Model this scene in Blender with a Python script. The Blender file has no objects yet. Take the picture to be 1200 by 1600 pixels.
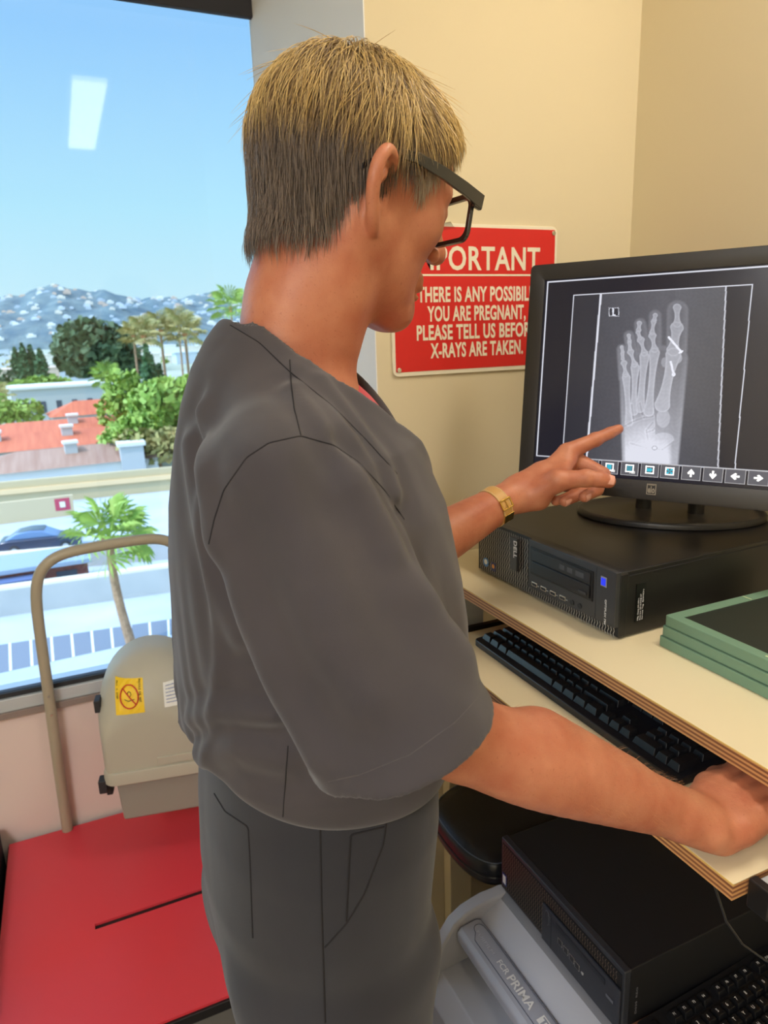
import bpy, bmesh, math, random
import numpy as np
from mathutils import Vector, Matrix
random.seed(7); rng = np.random.default_rng(7)
scene = bpy.context.scene
COL = scene.collection

# ================================================================ camera
cam = bpy.data.cameras.new('camera'); camo = bpy.data.objects.new('camera', cam); COL.objects.link(camo)
_F = Vector((.39122, .88702, -.24531)).normalized(); _R = Vector((.91088, -.41111, -.03380))
_R = (_R - _R.dot(_F)*_F).normalized(); _U = _R.cross(_F)
camo.matrix_world = Matrix(((_R.x, _U.x, -_F.x, 0), (_R.y, _U.y, -_F.y, 0), (_R.z, _U.z, -_F.z, 1.60), (0, 0, 0, 1)))
cam.sensor_fit = 'HORIZONTAL'; cam.sensor_width = 36.; cam.lens = 33.0
cam.clip_start = .02; cam.clip_end = 9000
cam.dof.use_dof = True; cam.dof.focus_distance = .78; cam.dof.aperture_fstop = 13.
scene.camera = camo

# ================================================================ sky, sun, exposure
vs = scene.view_settings
vs.view_transform = 'Standard'; vs.look = 'None'; vs.gamma = 1.; vs.use_curve_mapping = False; vs.exposure = 0.0
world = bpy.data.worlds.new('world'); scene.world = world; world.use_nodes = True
wn = world.node_tree; wn.nodes.clear()
w_out = wn.nodes.new('ShaderNodeOutputWorld'); w_bg = wn.nodes.new('ShaderNodeBackground')
w_tc = wn.nodes.new('ShaderNodeTexCoord'); w_sep = wn.nodes.new('ShaderNodeSeparateXYZ'); w_ramp = wn.nodes.new('ShaderNodeValToRGB')
wn.links.new(w_tc.outputs['Generated'], w_sep.inputs[0]); wn.links.new(w_sep.outputs['Z'], w_ramp.inputs[0])
wn.links.new(w_ramp.outputs[0], w_bg.inputs[0]); wn.links.new(w_bg.outputs[0], w_out.inputs[0])
e = w_ramp.color_ramp.elements
e[0].position = 0.; e[0].color = (.60, .86, .98, 1)
e[1].position = .60; e[1].color = (.42, .62, 1.0, 1)
x_ = w_ramp.color_ramp.elements.new(.16); x_.color = (.45, .80, 1.0, 1)
x_ = w_ramp.color_ramp.elements.new(.34); x_.color = (.30, .61, 1.0, 1)
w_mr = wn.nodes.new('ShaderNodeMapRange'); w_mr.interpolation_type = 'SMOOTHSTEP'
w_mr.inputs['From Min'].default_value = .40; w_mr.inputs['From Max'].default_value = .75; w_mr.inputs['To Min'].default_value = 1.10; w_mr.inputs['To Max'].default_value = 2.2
wn.links.new(w_sep.outputs['Z'], w_mr.inputs['Value']); w_mx = wn.nodes.new('ShaderNodeMapRange'); w_mx.interpolation_type = 'SMOOTHSTEP'     # sky strength raised overhead and on the sun's side, out of view, to light indoors
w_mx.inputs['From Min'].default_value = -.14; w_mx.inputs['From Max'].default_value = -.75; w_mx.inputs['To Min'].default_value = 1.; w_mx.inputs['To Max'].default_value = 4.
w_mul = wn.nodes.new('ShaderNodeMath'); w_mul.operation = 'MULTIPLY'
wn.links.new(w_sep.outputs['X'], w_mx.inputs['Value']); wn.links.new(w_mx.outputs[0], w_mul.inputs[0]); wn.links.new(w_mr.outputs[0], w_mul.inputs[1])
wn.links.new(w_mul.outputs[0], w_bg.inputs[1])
sun = bpy.data.lights.new('sun', 'SUN'); sun.energy = 2.2; sun.angle = .009; sun.color = (1., .95, .86)
suno = bpy.data.objects.new('sun', sun); COL.objects.link(suno)
suno.rotation_euler = Vector((.62, .30, -.85)).to_track_quat('-Z', 'Y').to_euler()
LAMPS = []   # built with their fixtures below
LAMP_POWER = 1.0


# ================================================================ helpers
def lin(c):
    return tuple((x/12.92 if x <= .04045 else ((x + .055)/1.055)**2.4) for x in [v/255. for v in c])
def M(name, rgb, rough=.5, metal=0., bump=None, var=None, spec=.5, sss=0., coat=0., emit=None, stretch=None):
    m = bpy.data.materials.new(name); m.use_nodes = True; nt = m.node_tree; b = nt.nodes['Principled BSDF']
    c = lin(rgb)
    b.inputs['Base Color'].default_value = (*c, 1); b.inputs['Roughness'].default_value = rough; b.inputs['Metallic'].default_value = metal
    b.inputs['Specular IOR Level'].default_value = spec
    if coat: b.inputs['Coat Weight'].default_value = coat; b.inputs['Coat Roughness'].default_value = .15
    if sss:
        b.inputs['Subsurface Weight'].default_value = sss; b.inputs['Subsurface Radius'].default_value = (1., .35, .2); b.inputs['Subsurface Scale'].default_value = .008
    if emit is not None:
        b.inputs['Emission Color'].default_value = (*lin(emit[0]), 1); b.inputs['Emission Strength'].default_value = emit[1]
    tc = nt.nodes.new('ShaderNodeTexCoord'); src = tc.outputs['Object']
    if stretch:
        mp = nt.nodes.new('ShaderNodeMapping'); mp.inputs['Scale'].default_value = stretch; nt.links.new(src, mp.inputs[0]); src = mp.outputs[0]
    if var:
        n = nt.nodes.new('ShaderNodeTexNoise'); n.inputs['Scale'].default_value = var[0]; n.inputs['Detail'].default_value = 4
        nt.links.new(src, n.inputs['Vector'])
        r = nt.nodes.new('ShaderNodeValToRGB'); r.color_ramp.elements[0].position = .32; r.color_ramp.elements[1].position = .68
        c2 = lin(var[1]); r.color_ramp.elements[0].color = (*c, 1); r.color_ramp.elements[1].color = (*c2, 1)
        nt.links.new(n.outputs[0], r.inputs[0]); nt.links.new(r.outputs[0], b.inputs['Base Color'])
    if bump:
        n = nt.nodes.new('ShaderNodeTexNoise'); n.inputs['Scale'].default_value = bump[0]; n.inputs['Detail'].default_value = 5
        nt.links.new(src, n.inputs['Vector'])
        bp = nt.nodes.new('ShaderNodeBump'); bp.inputs['Strength'].default_value = bump[1]; bp.inputs['Distance'].default_value = bump[2] if len(bump) > 2 else .002
        nt.links.new(n.outputs[0], bp.inputs['Height']); nt.links.new(bp.outputs[0], b.inputs['Normal'])
    return m
class MB:
    def __init__(s): s.v = []; s.f = []
    def add(s, v, f): o = len(s.v); s.v += [tuple(p) for p in v]; s.f += [[i + o for i in q] for q in f]; return s
    def box(s, x0, x1, y0, y1, z0, z1):
        return s.add([(x0, y0, z0), (x1, y0, z0), (x1, y1, z0), (x0, y1, z0), (x0, y0, z1), (x1, y0, z1), (x1, y1, z1), (x0, y1, z1)],
                     [(0, 3, 2, 1), (4, 5, 6, 7), (0, 1, 5, 4), (1, 2, 6, 5), (2, 3, 7, 6), (3, 0, 4, 7)])
    def slab(s, o, u, v, w, lu, lv, lw):        # oriented box from corner o
        o, u, v, w = [np.asarray(q, float) for q in (o, u, v, w)]
        P = [o + a*lu*u + b*lv*v + c*lw*w for c in (0, 1) for a, b in ((0, 0), (1, 0), (1, 1), (0, 1))]
        return s.add(P, [(0, 3, 2, 1), (4, 5, 6, 7), (0, 1, 5, 4), (1, 2, 6, 5), (2, 3, 7, 6), (3, 0, 4, 7)])
    def prism(s, poly, ax, a, b):               # poly in the two other axes (cyclic order), extruded along ax
        n = len(poly); P = []
        for t in (a, b):
            for p in poly:
                q = [0, 0, 0]; q[ax] = t; q[(ax+1) % 3] = p[0]; q[(ax+2) % 3] = p[1]; P.append(q)
        return s.add(P, [list(range(n))[::-1], list(range(n, 2*n))] + [(i, (i+1) % n, n + (i+1) % n, n + i) for i in range(n)])
    def oprism(s, poly, o, u, v, w, t):         # poly (a,b) in the plane o,u,v, thickness t along w
        o, u, v, w = [np.asarray(q, float) for q in (o, u, v, w)]; n = len(poly)
        P = [o + a*u + b*v for a, b in poly] + [o + a*u + b*v + t*w for a, b in poly]
        return s.add(P, [list(range(n))[::-1], list(range(n, 2*n))] + [(i, (i+1) % n, n + (i+1) % n, n + i) for i in range(n)])
    def tube(s, pts, r, n=10, cap=True):
        pts = [np.asarray(p, float) for p in pts]; rs = r if hasattr(r, '__len__') else [r]*len(pts)
        P = []; u = None
        for i, p in enumerate(pts):
            t = pts[min(i+1, len(pts)-1)] - pts[max(i-1, 0)]; t = t/(np.linalg.norm(t) + 1e-12)
            if u is None: u = np.cross(t, (0, 0, 1) if abs(t[2]) < .9 else (1, 0, 0))
            u = u - (u @ t)*t; u = u/(np.linalg.norm(u) + 1e-12); w = np.cross(t, u)
            for k in range(n):
                a = 2*math.pi*k/n; P.append(p + rs[i]*(math.cos(a)*u + math.sin(a)*w))
        F = [(i*n + k, i*n + (k+1) % n, (i+1)*n + (k+1) % n, (i+1)*n + k) for i in range(len(pts)-1) for k in range(n)]
        if cap: F += [list(range(n))[::-1], list(range((len(pts)-1)*n, len(pts)*n))]
        return s.add(P, F)
    def disc(s, c, ax, r, t, n=24):
        c = np.asarray(c, float); a = np.asarray(ax, float); a = a/np.linalg.norm(a)
        return s.tube([c, c + a*t], r, n)
    def ball(s, c, r, nu=16, nv=10):
        r = np.ones(3)*np.asarray(r, float); P = [np.asarray(c) + (0, 0, -r[2])]; F = []
        for j in range(1, nv):
            t = math.pi*j/nv - math.pi/2
            for i in range(nu):
                a = 2*math.pi*i/nu; P.append(np.asarray(c) + r*(math.cos(t)*math.cos(a), math.cos(t)*math.sin(a), math.sin(t)))
        P.append(np.asarray(c) + (0, 0, r[2]))
        for i in range(nu): F.append((0, 1 + (i+1) % nu, 1 + i))
        for j in range(nv-2):
            for i in range(nu): F.append((1 + j*nu + i, 1 + j*nu + (i+1) % nu, 1 + (j+1)*nu + (i+1) % nu, 1 + (j+1)*nu + i))
        L = len(P) - 1
        for i in range(nu): F.append((L, 1 + (nv-2)*nu + i, 1 + (nv-2)*nu + (i+1) % nu))
        return s.add(P, F)
def tag(o, label=None, cat=None, group=None, kind=None):
    if label: o['label'] = label
    if cat: o['category'] = cat
    if group: o['group'] = group
    if kind: o['kind'] = kind
    return o
def link(name, me, mat, parent=None, bevel=0., seg=2, smooth=30, loc=None):
    o = bpy.data.objects.new(name, me); COL.objects.link(o)
    if mat is not None:
        for m in (mat if isinstance(mat, (list, tuple)) else [mat]): me.materials.append(m)
    if smooth:
        me.polygons.foreach_set('use_smooth', [True]*len(me.polygons))
        if smooth < 180: me.set_sharp_from_angle(angle=math.radians(smooth))
    if bevel:
        b = o.modifiers.new('bevel', 'BEVEL'); b.width = bevel; b.segments = seg; b.limit_method = 'ANGLE'; b.angle_limit = math.radians(35); b.harden_normals = True
    if parent is not None:
        o.parent = parent; M0 = parent.matrix_basis.inverted(); q = parent.parent
        while q is not None: M0 = M0 @ (q.matrix_parent_inverse @ q.matrix_basis).inverted() if False else M0; q = None
        o.matrix_parent_inverse = WORLD_INV(parent)
    return o
WM = {}
def WORLD_INV(p): return WM.get(p.name, Matrix.Identity(4)).inverted()
def build(mb, name, mat, parent=None, bevel=0., seg=2, smooth=30, fix=True):
    me = bpy.data.meshes.new(name); me.from_pydata([tuple(map(float, v)) for v in mb.v], [], [list(map(int, f)) for f in mb.f])
    if fix and len(mb.f) < 40000:
        bm = bmesh.new(); bm.from_mesh(me); bmesh.ops.recalc_face_normals(bm, faces=bm.faces); bm.to_mesh(me); bm.free()
    me.update()
    return link(name, me, mat, parent, bevel, seg, smooth)
def np_mesh(name, V, F, mat, parent=None, smooth=180, iters=0):
    if iters:
        E = np.concatenate([F[:, [0, 1]], F[:, [1, 2]], F[:, [2, 3]], F[:, [3, 0]]])
        for _ in range(iters):
            S = np.zeros_like(V); n = np.zeros(len(V))
            for a, b in ((0, 1), (1, 0)):
                for k in range(3): S[:, k] += np.bincount(E[:, a], V[E[:, b], k], len(V))
                n += np.bincount(E[:, a], minlength=len(V))
            V = V*.5 + .5*S/np.maximum(n, 1)[:, None]
    me = bpy.data.meshes.new(name); me.vertices.add(len(V)); me.vertices.foreach_set('co', V.astype(np.float32).ravel())
    me.loops.add(F.size); me.loops.foreach_set('vertex_index', F.astype(np.int32).ravel())
    me.polygons.add(len(F)); me.polygons.foreach_set('loop_start', np.arange(0, F.size, F.shape[1], dtype=np.int32))
    me.polygons.foreach_set('loop_total', np.full(len(F), F.shape[1], dtype=np.int32))
    me.update(calc_edges=True); me.validate()
    return link(name, me, mat, parent, smooth=smooth)
def thing(name, label, cat, loc=(0, 0, 0), group=None):
    o = bpy.data.objects.new(name, None); COL.objects.link(o); o.location = loc; o.empty_display_size = .05
    WM[o.name] = Matrix.Translation(loc)
    return tag(o, label, cat, group)
def struct(mb, name, mat, bevel=0.): return tag(build(mb, name, mat, None, bevel), kind='structure')
def copy_tree(o, dx, label=None):
    c = o.copy(); COL.objects.link(c); c.location = o.location + Vector(dx)
    if label: c['label'] = label
    for ch in o.children:
        d = ch.copy(); COL.objects.link(d); d.parent = c
        for g in ch.children: q = g.copy(); COL.objects.link(q); q.parent = d
    return c
def text(body, name, mat, parent, o, u, v, width=None, height=.01, depth=.0004, bold=0., center=False, squeeze=None):
    cu = bpy.data.curves.new('t', 'FONT'); cu.body = body; cu.space_character = 1.06 if bold > .015 else 1.; cu.size = 1.; cu.extrude = .5; cu.offset = bold; cu.resolution_u = 3
    if center: cu.align_x = 'CENTER'
    to = bpy.data.objects.new('t', cu); COL.objects.link(to)
    dg = bpy.context.evaluated_depsgraph_get(); dg.update()
    me = bpy.data.meshes.new_from_object(to.evaluated_get(dg))
    bpy.data.objects.remove(to); bpy.data.curves.remove(cu)
    n = len(me.vertices); A = np.zeros(n*3, np.float32); me.vertices.foreach_get('co', A); A = A.reshape(-1, 3)
    mn, mx = A.min(0), A.max(0)
    sy = height/.70; sx = (width/(mx[0] - mn[0])) if width else sy*(squeeze or 1)
    u = np.asarray(u, float); u = u/np.linalg.norm(u); v = np.asarray(v, float); v = v/np.linalg.norm(v); w = np.cross(u, v)
    x0 = (mn[0] + mx[0])/2 if center else mn[0]
    P = np.asarray(o, float) + ((A[:, 0:1] - x0)*sx)*u + (A[:, 1:2]*sy)*v + (A[:, 2:3] + .5)*depth*w
    me.vertices.foreach_set('co', P.astype(np.float32).ravel()); me.update()
    return link(name, me, mat, parent, smooth=0)
def rr(x0, x1, y0, y1, r, n=5):
    P = []
    for cx, cy, a0 in ((x1-r, y1-r, 0), (x0+r, y1-r, 90), (x0+r, y0+r, 180), (x1-r, y0+r, 270)):
        for k in range(n+1):
            a = math.radians(a0 + 90*k/n); P.append((cx + r*math.cos(a), cy + r*math.sin(a)))
    return P
def smoothpath(P, k=2):
    for _ in range(k):
        Q = [P[0]]
        for a, b in zip(P[:-1], P[1:]): Q += [a*.75 + b*.25, a*.25 + b*.75]
        P = Q + [P[-1]]
    return P
def seams(pts, name, mat, parent, r=.0007): return build(MB().tube(pts, r, 5), name, mat, parent, smooth=180)

# ================================================================ materials
m_cream = M('cream_wall_paint', (222, 208, 174), .85, bump=(140, .12, .001))
m_white = M('white_wall_paint', (238, 238, 238), .8, bump=(140, .1, .001))
m_ceil = M('ceiling_white', (222, 216, 204), .9)
m_floor = M('floor_vinyl', (150, 140, 128), .5, var=(30, (140, 130, 120)))
m_alu = M('window_aluminium', (196, 204, 210), .4, .3)
m_dark = M('dark_rubber', (38, 38, 42), .6)
m_blind = M('charcoal_blind_fabric', (62, 62, 68), .8)
m_lam = M('cream_laminate', (232, 218, 182), .42, var=(3, (228, 212, 174)))
m_ply = M('plywood_edge', (170, 118, 74), .6)
m_edge = M('yellow_edge_lip', (226, 190, 108), .5)
m_black = M('black_plastic', (26, 26, 28), .38, bump=(900, .08, .0004))
m_steel = M('black_painted_steel', (30, 29, 29), .34, bump=(1200, .15, .0003))
m_key = M('black_key_plastic', (22, 23, 26), .35)
m_grille = M('grey_grille', (168, 163, 154), .45, 0.)
m_green = M('green_cassette_plastic', (116, 150, 126), .5, bump=(700, .1, .0004))
m_cassface = M('black_cassette_face', (44, 50, 44), .38)
m_fcr = M('grey_machine_plastic', (176, 178, 188), .42)
m_fcrdark = M('grey_machine_top', (120, 120, 126), .45)
m_leather = M('black_leather', (24, 27, 32), .34, bump=(260, .3, .0008))
m_rubberred = M('red_platform_mat', (220, 56, 66), .42, bump=(300, .15, .0006), var=(2.2, (214, 68, 84)))
m_beigeplast = M('beige_plastic', (176, 172, 158), .45)
m_beigedark = M('grey_beige_plastic', (140, 138, 130), .5)
m_rail = M('taupe_painted_tube', (168, 158, 138), .38)
m_lbl = M('white_label', (225, 225, 222), .6)
m_ink = M('black_ink', (30, 28, 26), .6)
m_inkw = M('white_print', (225, 225, 225), .5)
m_red = M('red_sign_enamel', (216, 38, 34), .42)
m_signw = M('cream_sign_white', (238, 230, 206), .45)
m_chrome = M('chrome', (210, 208, 200), .2, 1.)


# ================================================================ the room
RW = 1.105           # right wall
struct(MB().box(-2.2, RW + .1, -2.0, 1.97, -.05, 0), 'floor', m_floor)
struct(MB().box(-2.2, RW + .1, -2.0, 1.97, 2.65, 2.72), 'ceiling', m_ceil)
struct(MB().box(RW, RW + .1, -2.0, 1.197, 0, 2.65), 'wall_right', m_cream)
struct(MB().box(-2.3, -2.2, -2.0, 1.97, 0, 2.65), 'wall_left', m_cream)
struct(MB().box(-2.2, RW, -2.1, -2.0, 0, 2.65), 'wall_front', m_cream)
struct(MB().box(.524, RW + .1, 1.197, 1.215, 0, 2.65), 'wall_back', m_cream)
struct(MB().box(.522, RW + .1, 1.215, 1.886, 0, 2.65).box(.57, RW + .1, 1.886, 1.97, 0, 2.65).box(.522, .5245, 1.1972, 1.215, 0, 2.65), 'wall_pillar', m_white)
struct(MB().box(-2.2, .522, 1.87, 1.97, 0, .700), 'wall_window', M('pinkish_white_paint', (224, 206, 200), .75, bump=(140, .1, .001)))
struct(MB().box(-2.2, .522, 1.87, 1.97, 2.42, 2.65), 'wall_lintel', m_white)
# window: sill profile, gasket, pane, blind cassette
w = bpy.data.objects.new('window_1', None); COL.objects.link(w); w.location = (-.8, 1.90, .72); WM[w.name] = Matrix.Translation((-.8, 1.90, .72)); tag(w, kind='structure')
build(MB().box(-2.2, .522, 1.862, 1.96, .706, .740), 'window_sill', m_alu, w, .002)
build(MB().box(-2.2, .522, 1.855, 1.87, .690, .706), 'sill_shade_strip', M('brown_grey_shade', (140, 126, 120), .5), w)  # brown grey strip stands in for the shade line under the sill
build(MB().box(-2.2, .522, 1.872, 1.90, .740, .752).box(-2.2, .522, 1.872, 1.90, 2.40, 2.42), 'gasket', m_dark, w)
build(MB().box(-2.2, .522, 1.850, 1.868, 2.335, 2.45), 'blind_cassette', m_blind, w, .003)
m_glass = bpy.data.materials.new('window_glass'); m_glass.use_nodes = True; nt = m_glass.node_tree; nt.nodes.clear()
o_ = nt.nodes.new('ShaderNodeOutputMaterial'); mx = nt.nodes.new('ShaderNodeMixShader'); tr = nt.nodes.new('ShaderNodeBsdfTransparent'); gl = nt.nodes.new('ShaderNodeBsdfGlossy'); fr = nt.nodes.new('ShaderNodeFresnel')
gl.inputs['Roughness'].default_value = .03; fr.inputs[0].default_value = 1.45; tr.inputs[0].default_value = (.97, .985, .98, 1)
nt.links.new(fr.outputs[0], mx.inputs[0]); nt.links.new(tr.outputs[0], mx.inputs[1]); nt.links.new(gl.outputs[0], mx.inputs[2]); nt.links.new(mx.outputs[0], o_.inputs[0])
build(MB().box(-2.2, .522, 1.880, 1.884, .752, 2.40), 'window_pane', m_glass, w)
# ceiling lamps
def lamp(x0, x1, y0, y1, power, label, col=(1., .91, .78)):
    t = thing('ceiling_light', label, 'ceiling light', ((x0+x1)/2, (y0+y1)/2, 2.65), 'ceiling light strips')
    build(MB().box(x0-.02, x1+.02, y0-.02, y1+.02, 2.628, 2.65), 'housing', M('lamp_housing', (230, 230, 228), .5), t, .003)
    build(MB().box(x0, x1, y0, y1, 2.618, 2.628), 'diffuser', M('lamp_diffuser', (250, 245, 235), .5, emit=((255, 250, 240), 3.0)), t, .002)
    L = bpy.data.lights.new('lamp', 'AREA'); L.shape = 'RECTANGLE'; L.size = x1-x0; L.size_y = y1-y0; L.energy = power*LAMP_POWER; L.color = col
    lo = bpy.data.objects.new('lamp', L); COL.objects.link(lo); lo.location = ((x0+x1)/2, (y0+y1)/2, 2.612)
    lo.parent = t; lo.matrix_parent_inverse = WORLD_INV(t)
lamp(.19, .32, -.66, .44, 1.6, 'long ceiling light strip directly above the man')
lamp(-1.70, -1.10, -1.7, -.5, 58, 'added unseen wide ceiling light panel on the left half of the ceiling', (.97, .97, 1.))  # added out of view as the main cool room light
lamp(.86, 1.06, .12, .66, 8, 'added unseen small ceiling light panel above the desk at the right wall')  # added out of view to warm the desk wall and hair

# ---------------------------------------------------------------- red warning sign
sg = thing('warning_sign', 'red IMPORTANT sign with cream lettering on the cream wall behind the monitor', 'sign', (.735, 1.197, 1.53))
sx0, sx1, sz0, sz1 = .560, .910, 1.530, 1.784
def plateXZ(mb, x0, x1, z0, z1, y0, y1, r):
    return mb.oprism(rr(x0, x1, z0, z1, r), (0, y1, 0), (1, 0, 0), (0, 0, 1), (0, -1, 0), y1 - y0)
build(plateXZ(MB(), sx0-.006, sx1+.006, sz0-.008, sz1+.006, 1.1925, 1.197, .012), 'sign_plate', m_signw, sg, .0008)
build(plateXZ(MB(), sx0, sx1, sz0, sz1, 1.1918, 1.1925, .002), 'red_panel', m_red, sg)
def sl(body, f0, f1, wd, bold=.012):
    z = sz1 - .254*f1
    text(body, 'lettering', m_signw, sg, (.735, 1.1918, z), (1, 0, 0), (0, 0, 1), wd*.35, .254*(f1-f0), .0005, bold, True)
sl('IMPORTANT', .130, .290, .80, .02)
build(MB().box(.575, .895, 1.1912, 1.1918, sz1-.254*.335, sz1-.254*.322), 'underline', m_signw, sg)
sl('IF THERE IS ANY POSSIBILITY', .410, .512, .86, .028); sl('YOU ARE PREGNANT,', .545, .647, .62, .028)
sl('PLEASE TELL US BEFORE', .676, .778, .75, .028); sl('X-RAYS ARE TAKEN.', .806, .908, .59, .028)
text('www.safetysign.com', 'small_print', m_ink, sg, (.865, 1.1925, sz0-.006), (1, 0, 0), (0, 0, 1), .036, .003, .0002, 0, True)
for x, z in ((sx0+.006, sz0+.004), (sx1-.004, sz1-.006), (sx0+.006, sz1-.006), (sx1-.006, sz0+.006)):
    build(MB().disc((x, 1.1916, z), (0, -1, 0), .0042, .0018, 14), 'screw', m_chrome, sg, .0006)

# ================================================================ outside
m_asph = M('pale_asphalt', (176, 186, 196), .85, var=(.25, (196, 204, 210)))
m_conc = M('pale_concrete', (226, 216, 196), .85, var=(.4, (214, 204, 186)))  # pale concrete with a mottled tone
m_conc2 = M('grey_concrete', (176, 176, 172), .85, var=(.5, (190, 188, 182)))
m_tile = M('orange_roof_tile', (214, 116, 78), .8, var=(2.5, (196, 98, 66)), bump=(9, .5, .05), stretch=(1, .1, .1))
m_tile2 = M('brown_roof_tile', (176, 140, 118), .8, var=(2.5, (160, 120, 98)), bump=(9, .5, .05), stretch=(1, .1, .1))
m_stucco = M('white_stucco', (226, 222, 212), .85); m_grey = M('grey_stucco', (188, 188, 184), .85); m_tan = M('tan_stucco', (206, 184, 146), .85)
m_win = M('dark_window', (70, 80, 92), .2)
m_leaf = [M('dark_green_leaves', (64, 86, 52), .7, var=(1.2, (92, 108, 66))), M('bright_green_leaves', (126, 158, 60), .65, var=(1.5, (160, 180, 78))), M('olive_leaves', (148, 146, 84), .7, var=(1.2, (176, 158, 96))), M('cypress_green', (58, 92, 56), .7, var=(2, (74, 110, 62)))]
m_bark = M('palm_bark', (176, 140, 108), .85, var=(6, (140, 108, 80))); m_barko = M('orange_bark', (206, 138, 92), .85, var=(8, (178, 110, 70)))
GZ = -10.
struct(MB().box(-400, 500, 20, 2600, GZ-.3, GZ), 'ground_plain', M('pale_city_ground', (150, 160, 128), .9, var=(.02, (176, 176, 160))))  # grey green ground with paler patches
struct(MB().box(-14, 18, 20, 64, GZ, GZ+.05), 'parking_lot', m_asph)
struct(MB().box(-14, 18, 20.0, 23.6, GZ+.05, GZ+.18), 'pavement', M('beige_pavement', (222, 206, 176), .85))  # light beige paving colour
struct(MB().add([(-4.1050, 27.3281, -9.9400), (3.4926, 27.8729, -9.9400), (3.7628, 29.4976, -9.9400), (-4.3550, 30.2571, -9.9400)], [(0, 1, 2, 3)]), 'path_strip', M('dark_asphalt', (120, 128, 138), .85))
mb = MB()
for k in range(11):
    a = np.array((-3.8972, 27.3067, -9.9300)); b = np.array((3.2211, 27.7776, -9.9300)); c = np.array((-4.1278, 30.2437, -9.9300)); d = np.array((3.4868, 29.4611, -9.9300))
    t = k/10; p = a*(1-t) + b*t; q = c*(1-t) + d*t; e_ = (b - a)/np.linalg.norm(b - a)*.09
    mb.add([p, p + e_, q + e_, q], [(0, 1, 2, 3)])
struct(mb, 'stall_lines', M('white_road_paint', (236, 236, 232), .8))
# long retaining wall with pale coping
wl = thing('retaining_wall', 'long grey retaining wall with pale coping below the parking lot', 'wall', (0.8132, 32.3113, -10.0000))
A = np.array((-5.3901, 33.6621, -10.0000)); Bq = np.array((4.3309, 32.9499, -10.0000)); u = (Bq - A)/np.linalg.norm(Bq - A); n_ = np.array([-u[1], u[0], 0]); Lw = np.linalg.norm(Bq - A)
build(MB().slab(A, u, n_, (0, 0, 1), Lw, .3, 1.25), 'wall_face', m_conc2, wl)
build(MB().slab(A + (0, 0, 1.25), u, n_, (0, 0, 1), Lw, .5, .12), 'coping', M('pale_coping', (232, 218, 194), .8), wl)
wl2 = thing('retaining_wall', 'upper grey wall with pale cap just below the parked car', 'wall', (0.3472, 39.9528, -10.0000))
A = np.array((-6.1325, 40.6878, -10.0000)); Bq = np.array((5.1982, 38.1651, -10.0000)); u = (Bq - A)/np.linalg.norm(Bq - A); n_ = np.array([-u[1], u[0], 0]); Lw = np.linalg.norm(Bq - A)
build(MB().slab(A, u, n_, (0, 0, 1), Lw, .3, 1.0), 'wall_face', m_conc2, wl2)
build(MB().slab(A + (0, 0, 1.0), u, n_, (0, 0, 1), Lw, .6, .14), 'coping', M('pale_coping2', (226, 210, 184), .8), wl2)
# brick shop front low on the left
bs = thing('shop_building', 'low brick red shop front with blue awning left of the palm trunk', 'building', (-2.7912, 34.7634, -10.0000))
c = np.array((-4.6702, 35.3613, -10.0000)); build(MB().box(c[0], c[0]+4.6, c[1], c[1]+2.4, GZ, GZ+1.5), 'wall', M('brick_red', (150, 84, 72), .85, var=(6, (120, 66, 60))), bs)
build(MB().box(c[0]-.1, c[0]+4.8, c[1]-.3, c[1]+2.5, GZ+1.5, GZ+1.7), 'roof', M('blue_grey_roof', (150, 166, 186), .7), bs)
for k in range(3): build(MB().box(c[0]+.4+1.4*k, c[0]+1.3+1.4*k, c[1]-.05, c[1]+.05, GZ+.3, GZ+1.2), 'window', m_win, bs)
build(MB().box(c[0]+.2, c[0]+2.6, c[1]-.9, c[1]-.05, GZ+1.2, GZ+1.3), 'awning', M('awning_blue', (90, 110, 150), .7), bs)
# parked sedan
def sedan(label, p0, p1):
    p0 = np.array(p0); p1 = np.array(p1); c = (p0+p1)/2; u = (p1-p0)/np.linalg.norm(p1-p0); v = np.array([-u[1], u[0], 0]); L = np.linalg.norm(p1-p0); s = L/4.8
    t = thing('sedan_car', label, 'car', tuple(c))
    body = [(-2.4, .35), (-2.42, .78), (-2.25, .92), (-1.7, .98), (.9, .98), (2.0, .86), (2.38, .70), (2.4, .38), (1.9, .25), (-1.9, .25)]
    cab = [(-2.0, .95), (-1.25, 1.38), (-.5, 1.46), (.2, 1.42), (1.15, .95)]
    def pr_(poly, w): return MB().oprism([(a*s, b*s) for a, b in poly], c - v*w*s/2, u, (0, 0, 1), v, w*s)
    paint = M('dark_blue_paint', (48, 56, 78), .25, .2, coat=1.)
    build(pr_(body, 1.78), 'body', paint, t, .10*s, 3); g = build(pr_(cab, 1.50), 'glasshouse', M('car_glass', (110, 140, 176), .12), t, .10*s, 3)
    build(pr_([(-1.3, 1.37), (-.5, 1.49), (.2, 1.45), (.3, 1.40), (-.5, 1.42)], 1.35), 'roof_panel', paint, t, .02)
    for a in (-1.45, 1.45):
        for w_ in (-.82, .82):
            q = c + u*a*s + v*w_*s + (0, 0, .33*s)
            wh = build(MB().disc(q - v*.11*s, v, .33*s, .22*s, 20), 'wheel', m_dark, t, .02); build(MB().disc(q - v*.125*s, v, .19*s, .25*s, 12), 'rim', m_chrome, wh)
    return t
sedan('dark blue sedan parked on the shaded lot beyond the window rail', (-4.5130, 44.2940, -9.9000), (-0.1055, 43.7197, -9.9000))
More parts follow.
